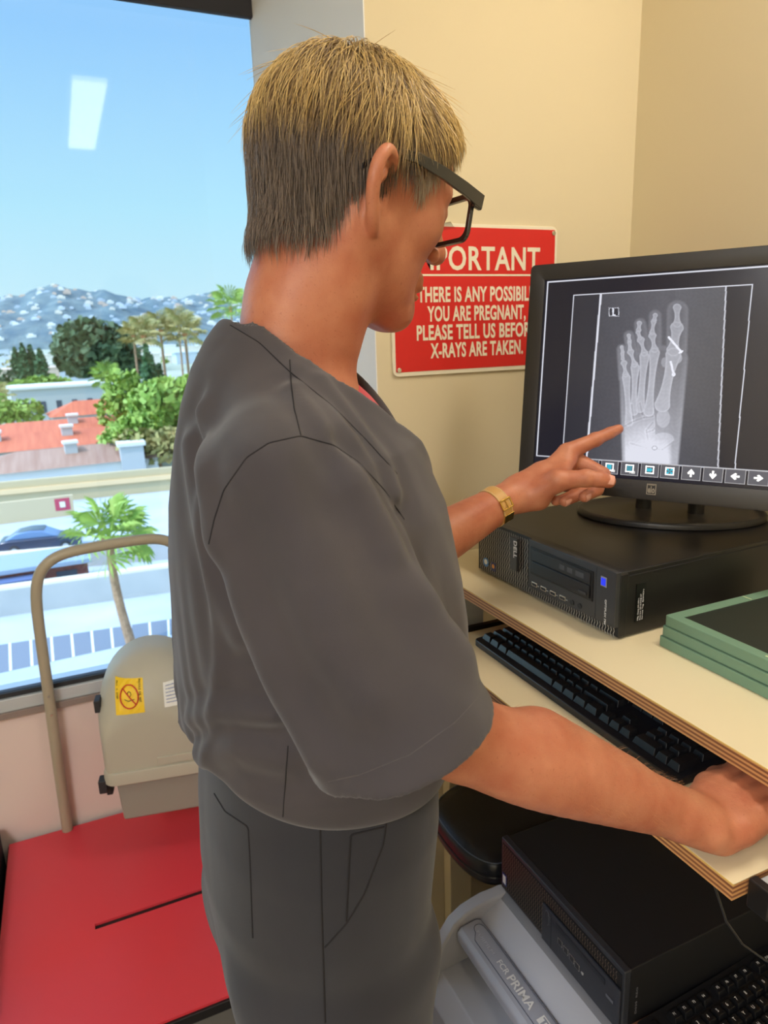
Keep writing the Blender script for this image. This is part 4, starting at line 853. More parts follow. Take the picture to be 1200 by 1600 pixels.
cp = front(.078, .380, .0022)
def wtext(words, a, c, hgt, e_=.0030):
    for wd in words.split():
        L_ = .0034*len(wd)*hgt/.0045
        p0 = front(a, c, e_); p1 = front(a, c - L_, e_); text(wd, 'sticker_text', m_ink, ys, p0, p1 - p0, hu, float(np.linalg.norm(p1 - p0)), hgt, .0008); c -= L_ + .004
wtext('PADDLE IS NOT', .0760, .350, .0046); wtext('NOT A STEP', .0250, .345, .0040)
ws = sticker('white_label', m_lbl, cov, .130, .170, .284, .336, .0014)
for k in range(6): sticker('label_line', M('faint_blue_ink', (150, 160, 190), .6), cov, .135, .160, .328-.007*k, .330-.007*k, .0024)
build(MB().slab(TH(.10, -.0135, .143), hu, hw_, hv, .12, .018, .004), 'cover_lip', m_beigeplast, th, .001)
for c in (.150, .275):
    lt = build(MB().slab(TH(-.030, .03, c-.150 + .055 if c < .2 else c), hu, hv, hw_, .014, .035, .030), 'latch', m_dark, th, .002)
build(MB().slab(TH(-.040, .0, .080), hu, hv, hw_, .020, .03, .034), 'knob', m_dark, th, .003)
build(MB().slab(TH(.11, .150, .10), hu, hv, hw_, .07, .055, .10), 'rail_clamp', m_steel, th, .003)
# dark bin left of the platform
tag(build(MB().box(-.72, -.300, 1.25, 1.845, 0, .400), 'storage_box', M('navy_black', (20, 20, 28), .6), None, .006), 'dark storage box at the left edge of the frame beside the red platform', 'box')

# ---------------------------------------------------------------- signed distance modelling
def smin(a, b, k):
    h = np.clip(.5 + .5*(b - a)/k, 0, 1)
    return b*(1 - h) + a*h - k*h*(1 - h)
def smax(a, b, k): return -smin(-a, -b, k)
def cone(P, a, b, ra, rb):
    a = np.asarray(a, float); b = np.asarray(b, float); ba = b - a
    h = np.clip((P - a) @ ba/(ba @ ba), 0, 1)
    return np.sqrt(((P - a - h[:, None]*ba)**2).sum(1)) - (ra + (rb - ra)*h)
def chain(P, pts, k=.004):
    d = None
    for (a, ra), (b, rb) in zip(pts[:-1], pts[1:]):
        e = cone(P, a, b, ra, rb)
        d = e if d is None else smin(d, e, k)
    return d
def limb(P, pts, sub=6):
    X = np.array([list(p) + [q] for p, q in pts], float)
    X = np.vstack([2*X[0] - X[1], X, 2*X[-1] - X[-2]])
    out = []
    for i in range(1, len(X) - 2):
        for t in np.arange(sub)/sub:
            out.append(.5*(2*X[i] + (X[i+1] - X[i-1])*t + (2*X[i-1] - 5*X[i] + 4*X[i+1] - X[i+2])*t*t + (3*X[i] - X[i-1] - 3*X[i+1] + X[i+2])*t**3))
    out.append(X[-2]); d = None
    for a, b in zip(out[:-1], out[1:]):
        e = cone(P, a[:3], b[:3], a[3], b[3]); d = e if d is None else smin(d, e, .002)
    return d
def ell(P, c, r):
    r = np.asarray(r, float); q = (P - np.asarray(c, float))/r
    l = np.sqrt((q**2).sum(1)) + 1e-9
    return (l - 1)*l/(np.sqrt(((q/r)**2).sum(1)) + 1e-9)
def sph(P, c, r): return np.sqrt(((P - np.asarray(c, float))**2).sum(1)) - r
def surface_nets(V, lo, vox):
    S = V < 0
    n = np.zeros(tuple(s - 1 for s in V.shape), np.int8)
    for i in (0, 1):
        for j in (0, 1):
            for k in (0, 1):
                n += S[i:S.shape[0]-1+i, j:S.shape[1]-1+j, k:S.shape[2]-1+k]
    act = (n > 0) & (n < 8)
    I = np.argwhere(act)
    idx = np.full(n.shape, -1, np.int32); idx[act] = np.arange(len(I))
    co = [(i, j, k) for i in (0, 1) for j in (0, 1) for k in (0, 1)]
    cv = np.stack([V[I[:, 0]+a, I[:, 1]+b, I[:, 2]+c] for a, b, c in co], 1).astype(float)
    acc = np.zeros((len(I), 3)); cnt = np.zeros(len(I))
    for p in range(8):
        for q in range(p + 1, 8):
            dlt = [abs(co[p][t] - co[q][t]) for t in range(3)]
            if sum(dlt) != 1: continue
            m = (cv[:, p] < 0) != (cv[:, q] < 0)
            t = cv[m, p]/(cv[m, p] - cv[m, q])
            acc[m] += np.array(co[p]) + t[:, None]*(np.array(co[q]) - np.array(co[p])); cnt[m] += 1
    verts = (I + acc/cnt[:, None])*vox + lo
    quads = []
    for ax in range(3):
        sl0 = [slice(1, -1)]*3; sl1 = [slice(1, -1)]*3
        sl0[ax] = slice(0, S.shape[ax]-1); sl1[ax] = slice(1, S.shape[ax])
        A = S[tuple(sl0)]; Bb = S[tuple(sl1)]
        E = np.argwhere(A != Bb)
        off = np.ones(3, int); off[ax] = 0
        inside = A[E[:, 0], E[:, 1], E[:, 2]]
        E = E + off
        u, w = [(1, 2), (2, 0), (0, 1)][ax]
        du = np.zeros(3, int); du[u] = 1; dw = np.zeros(3, int); dw[w] = 1
        c = [E - du - dw, E - dw, E, E - du]
        q = np.stack([idx[x[:, 0], x[:, 1], x[:, 2]] for x in c], 1)
        q[~inside] = q[~inside][:, ::-1]
        quads.append(q)
    q = np.concatenate(quads)
    return verts, q[(q >= 0).all(1)]
def sdf_mesh(f, lo, hi, vox, B=12):
    lo = np.asarray(lo, float)
    nb = np.ceil((np.asarray(hi, float) - lo)/(vox*B)).astype(int)
    g = np.stack(np.meshgrid(*[np.arange(n) for n in nb], indexing='ij'), -1).reshape(-1, 3)
    cd = f(lo + (g + .5)*B*vox - .5*vox)
    V = np.where(cd < 0, -1., 1.).astype(np.float32).reshape(nb)
    V = V.repeat(B, 0).repeat(B, 1).repeat(B, 2)
    near = g[np.abs(cd) < B*vox*1.25 + .006]
    o = np.stack(np.meshgrid(*[np.arange(B)]*3, indexing='ij'), -1).reshape(-1, 3)
    for s in range(0, len(near), 60):
        b = near[s:s+60]
        I = (b[:, None]*B + o[None]).reshape(-1, 3)
        V[I[:, 0], I[:, 1], I[:, 2]] = f(lo + I*vox)
    return surface_nets(V, lo, vox)
def rot(yaw, pitch, roll):
    cy, sy, cp, sp, cr, sr = math.cos(yaw), math.sin(yaw), math.cos(pitch), math.sin(pitch), math.cos(roll), math.sin(roll)
    return np.array([[cy, -sy, 0], [sy, cy, 0], [0, 0, 1]]) @ np.array([[cp, 0, sp], [0, 1, 0], [-sp, 0, cp]]) @ np.array([[1, 0, 0], [0, cr, -sr], [0, sr, cr]])

# ---------------------------------------------------------------- the man: body
HEAD_O = np.array([.288, .690, 1.740]); HEAD_R = rot(.235, .30, .02); HEAD_S = 1.0
def to_head(P): return (P - HEAD_O) @ HEAD_R/HEAD_S
def from_head(p): return HEAD_O + HEAD_S*(HEAD_R @ np.asarray(p, float))
EAR = [((-.001, -.0745, .014), .0040), ((.004, -.082, .022), .0046), ((-.002, -.089, .031), .0052), ((-.014, -.0945, .031), .0058),
       ((-.0235, -.0965, .020), .0060), ((-.0265, -.0950, .004), .0060), ((-.0235, -.0905, -.012), .0058), ((-.017, -.0845, -.026), .0060), ((-.011, -.0790, -.034), .0056)]
def sd_ear(q):
    q = q - np.array([-.016, .004, -.024])
    c_, s_ = math.cos(.17), math.sin(.17)
    q = np.stack([q[:, 0]*c_ + q[:, 2]*s_, q[:, 1], -q[:, 0]*s_ + q[:, 2]*c_], 1)*1.04
    q[:, 1] += .0035*np.clip((q[:, 0]*-1 - .0)/.02, 0, 1)
    d = limb(q, EAR)
    plate = limb(q, [((-.008, -.082, .022), .006), ((-.014, -.0855, .006), .0065), ((-.012, -.080, -.014), .006), ((-.010, -.077, -.028), .005)])
    d = smin(d, plate, .005)
    d = smin(d, cone(q, (.002, -.0765, -.003), (-.001, -.0765, -.014), .0050, .0045), .004)
    d = smax(d, -ell(q, (-.0075, -.0915, -.002), (.0080, .0125, .0115)), .003)
    d = smax(d, -limb(q, [((.001, -.090, .021), .0036), ((-.010, -.0965, .0215), .0040), ((-.0165, -.0985, .008), .0028), ((-.0165, -.0955, -.010), .0020)]), .003)
    return d
def sd_head(P):
    p = to_head(P)
    q = p.copy(); q[:, 1] = -np.abs(q[:, 1])            # both sides alike
    d = ell(p, (-.014, 0, .020), (.093, .0735, .088))
    d = smin(d, ell(p, (.034, 0, .030), (.062, .061, .062)), .03)
    d = smin(d, ell(p, (.036, 0, -.038), (.051, .055, .070)), .03)
    d = smin(d, cone(q, (-.012, -.050, -.052), (.062, -.014, -.100), .021, .017), .03)
    d = smin(d, ell(p, (.072, 0, -.103), (.021, .022, .018)), .02)
    d = smin(d, sph(q, (.052, -.043, -.022), .021), .02)
    d = smin(d, cone(q, (.083, -.010, .017), (.068, -.049, .013), .0085, .008), .012)
    d = smax(d, -sph(q, (.099, -.031, -.001), .0165), .012)
    d = smin(d, ell(q, (.0765, -.0315, -.002), (.0125, .0150, .0125)), .005)
    d = smax(d, -cone(q, (.0900, -.020, -.0045), (.0850, -.043, -.0050), .0010, .0010), .002)
    d = smin(d, cone(p, (.090, 0, .018), (.114, 0, -.022), .0075, .0100), .010)
    d = smin(d, ell(p, (.1135, 0, -.028), (.0125, .0105, .0095)), .006)
    d = smin(d, sph(q, (.101, -.0125, -.033), .0078), .006)
    d = smax(d, -ell(q, (.107, -.0065, -.0405), (.0055, .0032, .004)), .002)
    d = smin(d, ell(p, (.086, 0, -.064), (.010, .022, .012)), .010)
    d = smin(d, ell(p, (.0900, 0, -.0715), (.0075, .021, .0048)), .004)
    d = smin(d, ell(p, (.0885, 0, -.0810), (.0080, .018, .0052)), .004)
    d = smax(d, -cone(q, (.1000, 0, -.0762), (.0830, -.025, -.0775), .0010, .0014), .002)
    d = smax(d, -cone(q, (.0900, -.017, -.046), (.0760, -.031, -.074), .0016, .0012), .006)
    # jaw to neck
    d = smin(d, cone(p, (-.014, 0, -.030), (-.030, .004, -.120), .054, .049), .020)
    d = smin(d, cone(q, (-.030, -.055, -.045), (-.012, -.030, -.150), .013, .012), .022)
    # ears
    e = sd_ear(q)
    d = smin(d, e, .004)
    d = smin(d, cone(q, (-.034, -.060, -.022), (-.028, -.060, -.046), .008, .007), .014)
    return d*HEAD_S
NECK_T = from_head((-.024, 0, -.080)); NECK_B = np.array([.200, .688, 1.535])
def sd_neck(P):
    d = cone(P, NECK_T, NECK_B, .054, .060)
    d = smin(d, cone(P, from_head((-.022, -.030, -.11)), (.238, .672, 1.530), .014, .012), .02)
    d = smin(d, cone(P, from_head((-.010, 0, -.105)), (.240, .690, 1.545), .014, .010), .03)
    d = smin(d, cone(P, from_head((-.030, -.010, -.11)), (.158, .665, 1.545), .036, .022), .03)
    return d
def sd_torso(P):
    d = cone(P, (.205, .69, 1.505), (.165, .56, 1.475), .042, .034)
    d = smin(d, cone(P, (.205, .69, 1.51), (.225, .83, 1.485), .045, .045), .03)
    d = smin(d, ell(P, (.21, .685, 1.40), (.105, .145, .165)), .04)
    d = smin(d, ell(P, (.215, .685, 1.22), (.10, .135, .13)), .05)
    d = smin(d, cone(P, (.215, .65, 1.08), (.215, .72, 1.08), .095, .095), .05)
    return d
SH_R = (.158, .535, 1.495); EL_R = (0.2719, 0.4740, 1.2600); WR_R = (.532, .430, 1.112)
def lerp(a, b, t): return tuple(np.asarray(a, float)*(1 - t) + np.asarray(b, float)*t)
def sd_arm_r(P):
    m1 = lerp(EL_R, WR_R, .28); m2 = lerp(EL_R, WR_R, .62); m3 = lerp(EL_R, WR_R, .86)
    d = limb(P, [(SH_R, .034), (lerp(SH_R, EL_R, .5), .042), (lerp(SH_R, EL_R, .9), .036), (EL_R, .0350)])
    d = smin(d, limb(P, [(EL_R, .0355), (m1, .0395), (m2, .0315), (m3, .0250), (WR_R, .0240)]), .012)
    d = smin(d, cone(P, np.array(m1) + (.01, .012, .012), np.array(m2) + (0, .010, .006), .030, .024), .02)
    d = smin(d, cone(P, np.array(m3) + (0, -.012, -.004), np.array(WR_R) + (.004, -.016, -.006), .017, .018), .012)
    d = smin(d, cone(P, np.array(m3) + (0, .012, .004), np.array(WR_R) + (.004, .016, .002), .016, .017), .012)
    d = smin(d, sph(P, np.array(WR_R) + (-.012, -.018, .004), .0125), .010)
    return d
HAND_R = [  # four fingers and a thumb, resting on the tray
    [((.560, .452, 1.112), .017), ((.624, .472, 1.115), .0125), ((.664, .478, 1.108), .0098), ((.688, .480, 1.098), .0085), ((.704, .480, 1.0905), .0075)],
    [((.560, .438, 1.113), .017), ((.634, .452, 1.116), .0128), ((.680, .456, 1.109), .0100), ((.706, .457, 1.098), .0087), ((.723, .457, 1.0905), .0077)],
    [((.560, .424, 1.112), .017), ((.634, .438, 1.113), .0122), ((.678, .440, 1.107), .0096), ((.703, .440, 1.097), .0083), ((.719, .440, 1.0900), .0074)],
    [((.558, .410, 1.110), .017), ((.626, .416, 1.108), .0112), ((.660, .412, 1.103), .0084), ((.679, .410, 1.095), .0075), ((.693, .409, 1.0890), .0068)],
    [((.556, .452, 1.108), .018), ((.588, .476, 1.106), .0150), ((.616, .490, 1.101), .0110), ((.640, .498, 1.0950), .0088)]]
def sd_hand_r(P):
    d = ell(P, (.575, .440, 1.1085), (.040, .036, .021))
    for k, f in enumerate(HAND_R):
        d = smin(d, chain(P, f, .004), .010 if k < 4 else .012) if k in (0, 4) else smin(d, chain(P, f, .004), .006)
    for k in range(4):       # tendons
        a = np.array(HAND_R[k][0][0]); b = np.array(HAND_R[k][1][0])
        d = smin(d, cone(P, a*.6 + b*.4 + (0, 0, .0130), b + (0, 0, .009), .0030, .0034), .006)
    d = smax(d, 1.0805 - P[:, 2], .003)
    return d
TIP = (.7973, .8611, 1.4465)
HL_W = (0.6134, 0.8749, 1.3596)
FING_L = dict(
 index=[((0.6576, 0.8742, 1.3746), .0180), ((0.6992, 0.8729, 1.4116), .0145), ((0.7464, 0.8646, 1.4283), .0106), ((0.7723, 0.8612, 1.4370), .0092), ((0.7879, 0.8596, 1.4419), .0078)],
 middle=[((0.6640, 0.8824, 1.3653), .0180), ((0.7194, 0.8803, 1.3974), .0140), ((0.7482, 0.8460, 1.3762), .0112), ((0.7181, 0.8231, 1.3595), .0098), ((0.6859, 0.8133, 1.3545), .0086)],
 ring=[((0.6642, 0.8857, 1.3575), .0175), ((0.7164, 0.8898, 1.3777), .0130), ((0.7409, 0.8600, 1.3582), .0108), ((0.6998, 0.8402, 1.3515), .0094), ((0.6644, 0.8319, 1.3467), .0084)],
 pinky=[((0.6625, 0.8881, 1.3511), .0160), ((0.7081, 0.8977, 1.3606), .0118), ((0.7270, 0.8762, 1.3454), .0092), ((0.6925, 0.8612, 1.3423), .0082), ((0.6656, 0.8549, 1.3419), .0074)],
 thumb=[((0.6242, 0.8508, 1.3589), .0185), ((0.6472, 0.8265, 1.3811), .0150), ((0.6803, 0.8040, 1.3850), .0122), ((0.6958, 0.7943, 1.3830), .0120), ((0.7075, 0.7872, 1.3800), .0105)])
EL_L = (.352, .826, 1.285); SH_L = (.215, .855, 1.490)
def sd_hand_l(P):
    d = cone(P, HL_W, (0.6510, 0.8686, 1.3763), .0250, .0270)
    d = smin(d, cone(P, (0.6128, 0.8688, 1.3488), (0.6344, 0.8548, 1.3489), .0190, .0170), .015)
    for k in ('index', 'middle', 'ring', 'pinky', 'thumb'):
        f = FING_L[k]
        dp = cone(P, f[0][0], f[1][0], f[0][1], f[1][1])
        d = smin(d, dp, .014)
    for k in ('index', 'middle', 'ring', 'pinky', 'thumb'):
        f = FING_L[k]
        d = smin(d, chain(P, f[1:], .003), .0035 if k != 'thumb' else .006)
    for k in ('index', 'thumb'):
        f = FING_L[k]; d = smin(d, sph(P, f[2][0], f[2][1]*1.06), .004)
    d = smin(d, cone(P, (0.6484, 0.8310, 1.3792), (0.6951, 0.8610, 1.3987), .011, .010), .014)   # web of the thumb
    return d
def sd_arm_l(P):
    a = EL_L; b = HL_W
    d = limb(P, [(SH_L, .040), (lerp(SH_L, EL_L, .5), .042), (EL_L, .037)])
    d = smin(d, limb(P, [(a, .037), (lerp(a, b, .30), .0385), (lerp(a, b, .62), .0320), (lerp(a, b, .86), .0258), (b, .0245)]), .012)
    return d
GROUPS = [(tuple(HEAD_O), .22, sd_head), ((.225, .69, 1.60), .19, sd_neck), ((.21, .69, 1.28), .42, sd_torso), ((.33, .48, 1.29), .36, sd_arm_r),
          ((.62, .44, 1.10), .17, sd_hand_r), ((.42, .85, 1.38), .34, sd_arm_l), ((0.6890, 0.8523, 1.3778), .17, sd_hand_l)]
BLEND = [.02, .03, .03, .03, .012, .03, .012]
def sd_body(P):
    d = np.full(len(P), 9.)
    for (c, r, f), k in zip(GROUPS, BLEND):
        dist = sph(P, c, r)
        m = dist < .03
        dg = dist + .0
        dg = np.maximum(dg, .03)
        if m.any(): dg[m] = f(P[m])
        d = smin(d, dg, k)
    return d

# ---------------------------------------------------------------- the man: clothes
SZ = [1.08, 1.13, 1.16, 1.20, 1.25, 1.32, 1.38, 1.44, 1.50, 1.54, 1.575, 1.60, 1.63]
SXB = [.130, .098, .079, .068, .067, .070, .073, .078, .088, .098, .111, .126, .150]
SXF = [.290, .320, .340, .362, .366, .364, .354, .345, .325, .296, .262, .215, .175]
SHW = [.130, .158, .172, .180, .180, .182, .186, .186, .168, .128, .090, .060, .020]
HEM_C = np.array([.213, .453, 1.284]); HEM_AX = np.array([.29, -.2, -.93]); HEM_AX = HEM_AX/np.linalg.norm(HEM_AX)
HEML_C = np.array([.300, .834, 1.345]); HEML_AX = np.array(EL_L) - np.array(SH_L); HEML_AX = HEML_AX/np.linalg.norm(HEML_AX)
FOLDS = [   # (points, width, height)
    ([(0.185, 0.584, 1.574), (0.201, 0.525, 1.533), (0.223, 0.503, 1.482), (0.236, 0.486, 1.431), (0.237, 0.456, 1.400)], 0.0115, 0.00470934),
    ([(0.170, 0.564, 1.563), (0.181, 0.501, 1.527), (0.203, 0.486, 1.480), (0.212, 0.469, 1.439)], 0.0092, 0.00488376),
    ([(0.203, 0.578, 1.565), (0.223, 0.540, 1.524), (0.240, 0.514, 1.473)], 0.00805, 0.0052326),
    ([(0.093, 0.645, 1.512), (0.089, 0.614, 1.466), (0.093, 0.578, 1.412), (0.106, 0.551, 1.361)], 0.0138, 0.00646),
    ([(0.103, 0.631, 1.541), (0.087, 0.550, 1.500), (0.091, 0.534, 1.446)], 0.0115, 0.005168),
    ([(0.092, 0.527, 1.448), (0.103, 0.503, 1.386), (0.118, 0.477, 1.335), (0.127, 0.442, 1.298)], 0.0184, 0.008721),
    ([(0.130, 0.493, 1.514), (0.141, 0.458, 1.434), (0.163, 0.415, 1.354)], 0.0207, 0.0069768),
    ([(0.193, 0.484, 1.489), (0.211, 0.474, 1.448), (0.224, 0.454, 1.411), (0.255, 0.444, 1.355)], 0.0161, 0.008721),
    ([(0.068, 0.657, 1.235), (0.087, 0.582, 1.278), (0.124, 0.532, 1.290)], 0.0092, 0.005168),
    ([(0.073, 0.634, 1.207), (0.098, 0.563, 1.248), (0.129, 0.530, 1.245)], 0.0115, 0.005168),]
def sleeve_r(P):
    s = cone(P, (.152, .548, 1.478), HEM_C + .05*HEM_AX, .066, .0850)
    ph = (P - np.array(SH_R)) @ HEM_AX
    return s - .0022*np.sin(ph*34 + 26*P[:, 0] + 1.5)*np.clip(ph*6, 0, 1)
def sleeve_l(P): return cone(P, (.215, .840, 1.482), HEML_C + .05*HEML_AX, .064, .074)
def sd_shirt_solid(P, sleeves=True):
    x, y, z = P[:, 0], P[:, 1], P[:, 2]
    xb = np.interp(z, SZ, SXB); xf = np.interp(z, SZ, SXF); hw = np.interp(z, SZ, SHW)
    a = (xf - xb)/2; cx = (xf + xb)/2
    ex = np.interp(z, [1.36, 1.50], [2.3, 1.75])
    q = (np.abs((x - cx)/a)**ex + np.abs((y - .685)/hw)**ex)**(1/ex)
    d = (q - 1)*np.minimum(a, hw)*.9
    d = smax(d, z - 1.628, .02)
    d = smin(d, cone(P, (.190, .668, 1.542), (.152, .548, 1.487), .050, .057), .03)
    d = smin(d, cone(P, (.200, .700, 1.545), (.218, .836, 1.487), .052, .060), .03)
    # hem: the shirt bags out over the waistband
    d = smax(d, 1.158 - z + (1.182 - 1.158) - .14*(x - .08) + .012*np.sin(y*22), .022)
    if sleeves:
        s = smax(sleeve_r(P), (P - HEM_C) @ HEM_AX, .002)
        l = smax(sleeve_l(P), (P - HEML_C) @ HEML_AX, .002)
        d = smin(d, s, .022); d = smin(d, l, .022)
    for pts, w, h in FOLDS:
        e = None
        for a_, b_ in zip(pts[:-1], pts[1:]):
            c_ = cone(P, a_, b_, 0, 0); e = c_ if e is None else np.minimum(e, c_)
        d = d - h*(np.exp(-(e/w)**2) - .35*np.exp(-((e - 2.1*w)/w)**2))
    d = d - .0010*np.sin(70*x + 45*z + 8*np.sin(25*y)) * np.clip((1.5 - z)*4, 0, 1)*(.5 + .5*np.sin(9*z + 14*y))
    return d
def collar_cut(P):
    x, y, z = P[:, 0], P[:, 1], P[:, 2]
    t = np.array([.180, -.168]); L = np.hypot(*t); t = t/L; n = np.array([-t[1], t[0]])
    s = (x - .150)*t[0] + (z - 1.628)*t[1]; h = (x - .150)*n[0] + (z - 1.628)*n[1]
    w = np.where(s < .06, .078*np.sqrt(np.clip(s, 0, 1)/.06), np.interp(s, [.06, .10, .16, .21, .275], [.078, .088, .092, .068, 0]))
    w = np.where(s < 0, s, w)
    y0 = np.interp(s, [.03, .10, .25], [.688, .676, .668])
    return np.maximum(np.abs(y - y0) - w, -np.interp(s, [0, .02, .06], [.008, .012, .060]) - h), np.abs(y - y0) - w, s
def sd_shirt(P):
    d = sd_shirt_solid(P)
    cut, edge, s_ = collar_cut(P)
    d = d - .0035*np.exp(-((edge - .006)/.009)**2)*np.clip((s_ - .01)*60, 0, 1)*(s_ < .27)        # faced collar band
    shell = smax(d, -(d + .0080), .002)
    for s, c, ax in ((sleeve_r(P), HEM_C, HEM_AX), (sleeve_l(P), HEML_C, HEML_AX)):    # sleeves open at their hems
        t = (P - c) @ ax
        shell = smax(shell, -smax(d + .0070, -(t + .012), .001), .001)
    shell = np.maximum(shell, -cut)
    q = P*np.array((1., 1., 1.))
    lapel = limb(q, [((0.2945, 0.7443, 1.5608), .0035), ((0.3038, 0.7295, 1.5427), .0060), ((0.3141, 0.7129, 1.5192), .0080), ((0.3222, 0.6958, 1.4908), .0100), ((0.3272, 0.6817, 1.4682), .0110), ((0.3253, 0.6663, 1.4504), .0080)])
    return smin(shell, lapel, .004)
def sd_undershirt(P):
    d = sd_shirt_solid(P, False) + .0105
    d = smax(d, P[:, 2] - 1.568 + .45*(P[:, 0] - .27) - .55*(P[:, 1] - .69), .004)
    return smax(smax(d, 1.36 - P[:, 2], .01), np.abs(P[:, 1] - .685) - .13, .01)
PZ = [0, .10, .30, .50, .66, .80, .92, 1.02, 1.10, 1.16, 1.20]
PXB = [.130, .125, .112, .118, .118, .092, .078, .072, .077, .084, .088]
PXF = [.255, .260, .250, .256, .262, .282, .304, .316, .326, .328, .328]
def sd_trousers(P):
    x, y, z = P[:, 0], P[:, 1], P[:, 2]
    xb = np.interp(z, PZ, PXB); xf = np.interp(z, PZ, PXF); a = (xf - xb)/2; cx = (xf + xb)/2
    hw = np.interp(z, [.85, .95, 1.10, 1.2], [.165, .172, .172, .160])
    q = (np.abs((x - cx)/a)**2.2 + np.abs((y - .685)/hw)**2.5)**(1/2.4)
    hip = smax((q - 1)*np.minimum(a, hw)*.9, .86 - z, .06)
    lw = np.interp(z, [0, .5, .8, .95], [.072, .080, .088, .092])
    d = hip
    for s in (-1, 1):
        cy = .685 + s*np.interp(z, [0, .8, 1.0], [.100, .090, .080])
        q = (np.abs((x - cx)/a)**2.2 + np.abs((y - cy)/lw)**2.2)**(1/2.2)
        leg = smax((q - 1)*np.minimum(a, lw)*.9, z - .98, .05)
        d = smin(d, leg, .02)
    d = d - .0022*np.sin(z*38 + 9*np.sin(y*14) + x*20)*np.clip((1.0 - z)*5, 0, 1)
    d = smax(d, .03 - z, .004)
    return smax(d, z - 1.195, .004)


# ================================================================ the man
def skin_mat():
    m = M('tanned_skin', (190, 120, 86), .46, sss=.12, spec=.4); nt = m.node_tree; b = nt.nodes['Principled BSDF']
    tc = nt.nodes.new('ShaderNodeTexCoord')
    def noise(sc, det): n = nt.nodes.new('ShaderNodeTexNoise'); n.inputs['Scale'].default_value = sc; n.inputs['Detail'].default_value = det; nt.links.new(tc.outputs['Object'], n.inputs['Vector']); return n
    n1 = noise(28, 5); r1 = nt.nodes.new('ShaderNodeValToRGB'); r1.color_ramp.elements[0].position = .3; r1.color_ramp.elements[1].position = .72
    r1.color_ramp.elements[0].color = (*lin((196, 130, 98)), 1); r1.color_ramp.elements[1].color = (*lin((174, 100, 72)), 1)
    n2 = noise(420, 3); r2 = nt.nodes.new('ShaderNodeValToRGB'); r2.color_ramp.elements[0].position = .62; r2.color_ramp.elements[1].position = .75; r2.color_ramp.elements[0].color = (0, 0, 0, 1); r2.color_ramp.elements[1].color = (.45, .45, .45, 1)
    mx = nt.nodes.new('ShaderNodeMix'); mx.data_type = 'RGBA'; mx.inputs[7].default_value = (*lin((146, 78, 54)), 1)
    nt.links.new(n1.outputs[0], r1.inputs[0]); nt.links.new(n2.outputs[0], r2.inputs[0]); nt.links.new(r2.outputs[0], mx.inputs[0]); nt.links.new(r1.outputs[0], mx.inputs[6]); nt.links.new(mx.outputs[2], b.inputs['Base Color'])
    n3 = noise(650, 4); n4 = noise(90, 4); ad = nt.nodes.new('ShaderNodeMath'); ad.operation = 'MULTIPLY_ADD'; ad.inputs[1].default_value = .35
    nt.links.new(n3.outputs[0], ad.inputs[0]); nt.links.new(n4.outputs[0], ad.inputs[2])
    bp = nt.nodes.new('ShaderNodeBump'); bp.inputs['Strength'].default_value = .35; bp.inputs['Distance'].default_value = .0015; nt.links.new(ad.outputs[0], bp.inputs['Height']); nt.links.new(bp.outputs[0], b.inputs['Normal'])
    return m
def cloth(name, rgb, rgb2, rough=.85):
    m = M(name, rgb, rough, var=(9, rgb2), bump=(1500, .35, .0005)); nt = m.node_tree; b = nt.nodes['Principled BSDF']
    n = nt.nodes.new('ShaderNodeTexNoise'); n.inputs['Scale'].default_value = 11; n.inputs['Detail'].default_value = 1.5; n.inputs['Distortion'].default_value = .3
    tc = nt.nodes.new('ShaderNodeTexCoord'); mp = nt.nodes.new('ShaderNodeMapping'); mp.inputs['Scale'].default_value = (1.2, 1.1, .8); nt.links.new(tc.outputs['Object'], mp.inputs[0]); nt.links.new(mp.outputs[0], n.inputs['Vector'])
    bp = nt.nodes.new('ShaderNodeBump'); bp.inputs['Strength'].default_value = .35; bp.inputs['Distance'].default_value = .008; nt.links.new(n.outputs[0], bp.inputs['Height'])
    b0 = [q for q in nt.nodes if q.type == 'BUMP' and q != bp][0]; nt.links.new(bp.outputs[0], b0.inputs['Normal'])
    b.inputs['Sheen Weight'].default_value = .20; b.inputs['Sheen Roughness'].default_value = .5; return m
m_skin = skin_mat(); m_scrub = cloth('charcoal_scrub_cloth', (67, 62, 66), (59, 55, 60)); m_trous = cloth('dark_trouser_cloth', (42, 43, 51), (35, 36, 44)); m_tee = cloth('red_tee_cloth', (196, 50, 62), (186, 44, 56))
m_seam = M('dark_seam_thread', (30, 28, 32), .9)  # dark piping along the garment seams
man = thing('person', 'man in charcoal scrubs and black glasses pointing at the x-ray on the monitor', 'person', (.20, .685, 0))
V, F = sdf_mesh(sd_body, (.03, .33, .97), (.83, 1.0, 1.90), .0020)
body = np_mesh('body', V, F, m_skin, man, 180, 2)
V, F = sdf_mesh(sd_shirt, (.03, .33, 1.12), (.46, 1.0, 1.66), .0025)
shirt = np_mesh('scrub_top', V, F, m_scrub, man, 180, 3)
V, F = sdf_mesh(sd_undershirt, (.05, .48, 1.28), (.36, .88, 1.60), .003)
np_mesh('undershirt', V, F, m_tee, man, 180, 3)
V, F = sdf_mesh(sd_trousers, (.02, .42, .0), (.46, .95, 1.22), .005)
trous = np_mesh('trousers', V, F, m_trous, man, 180, 3)
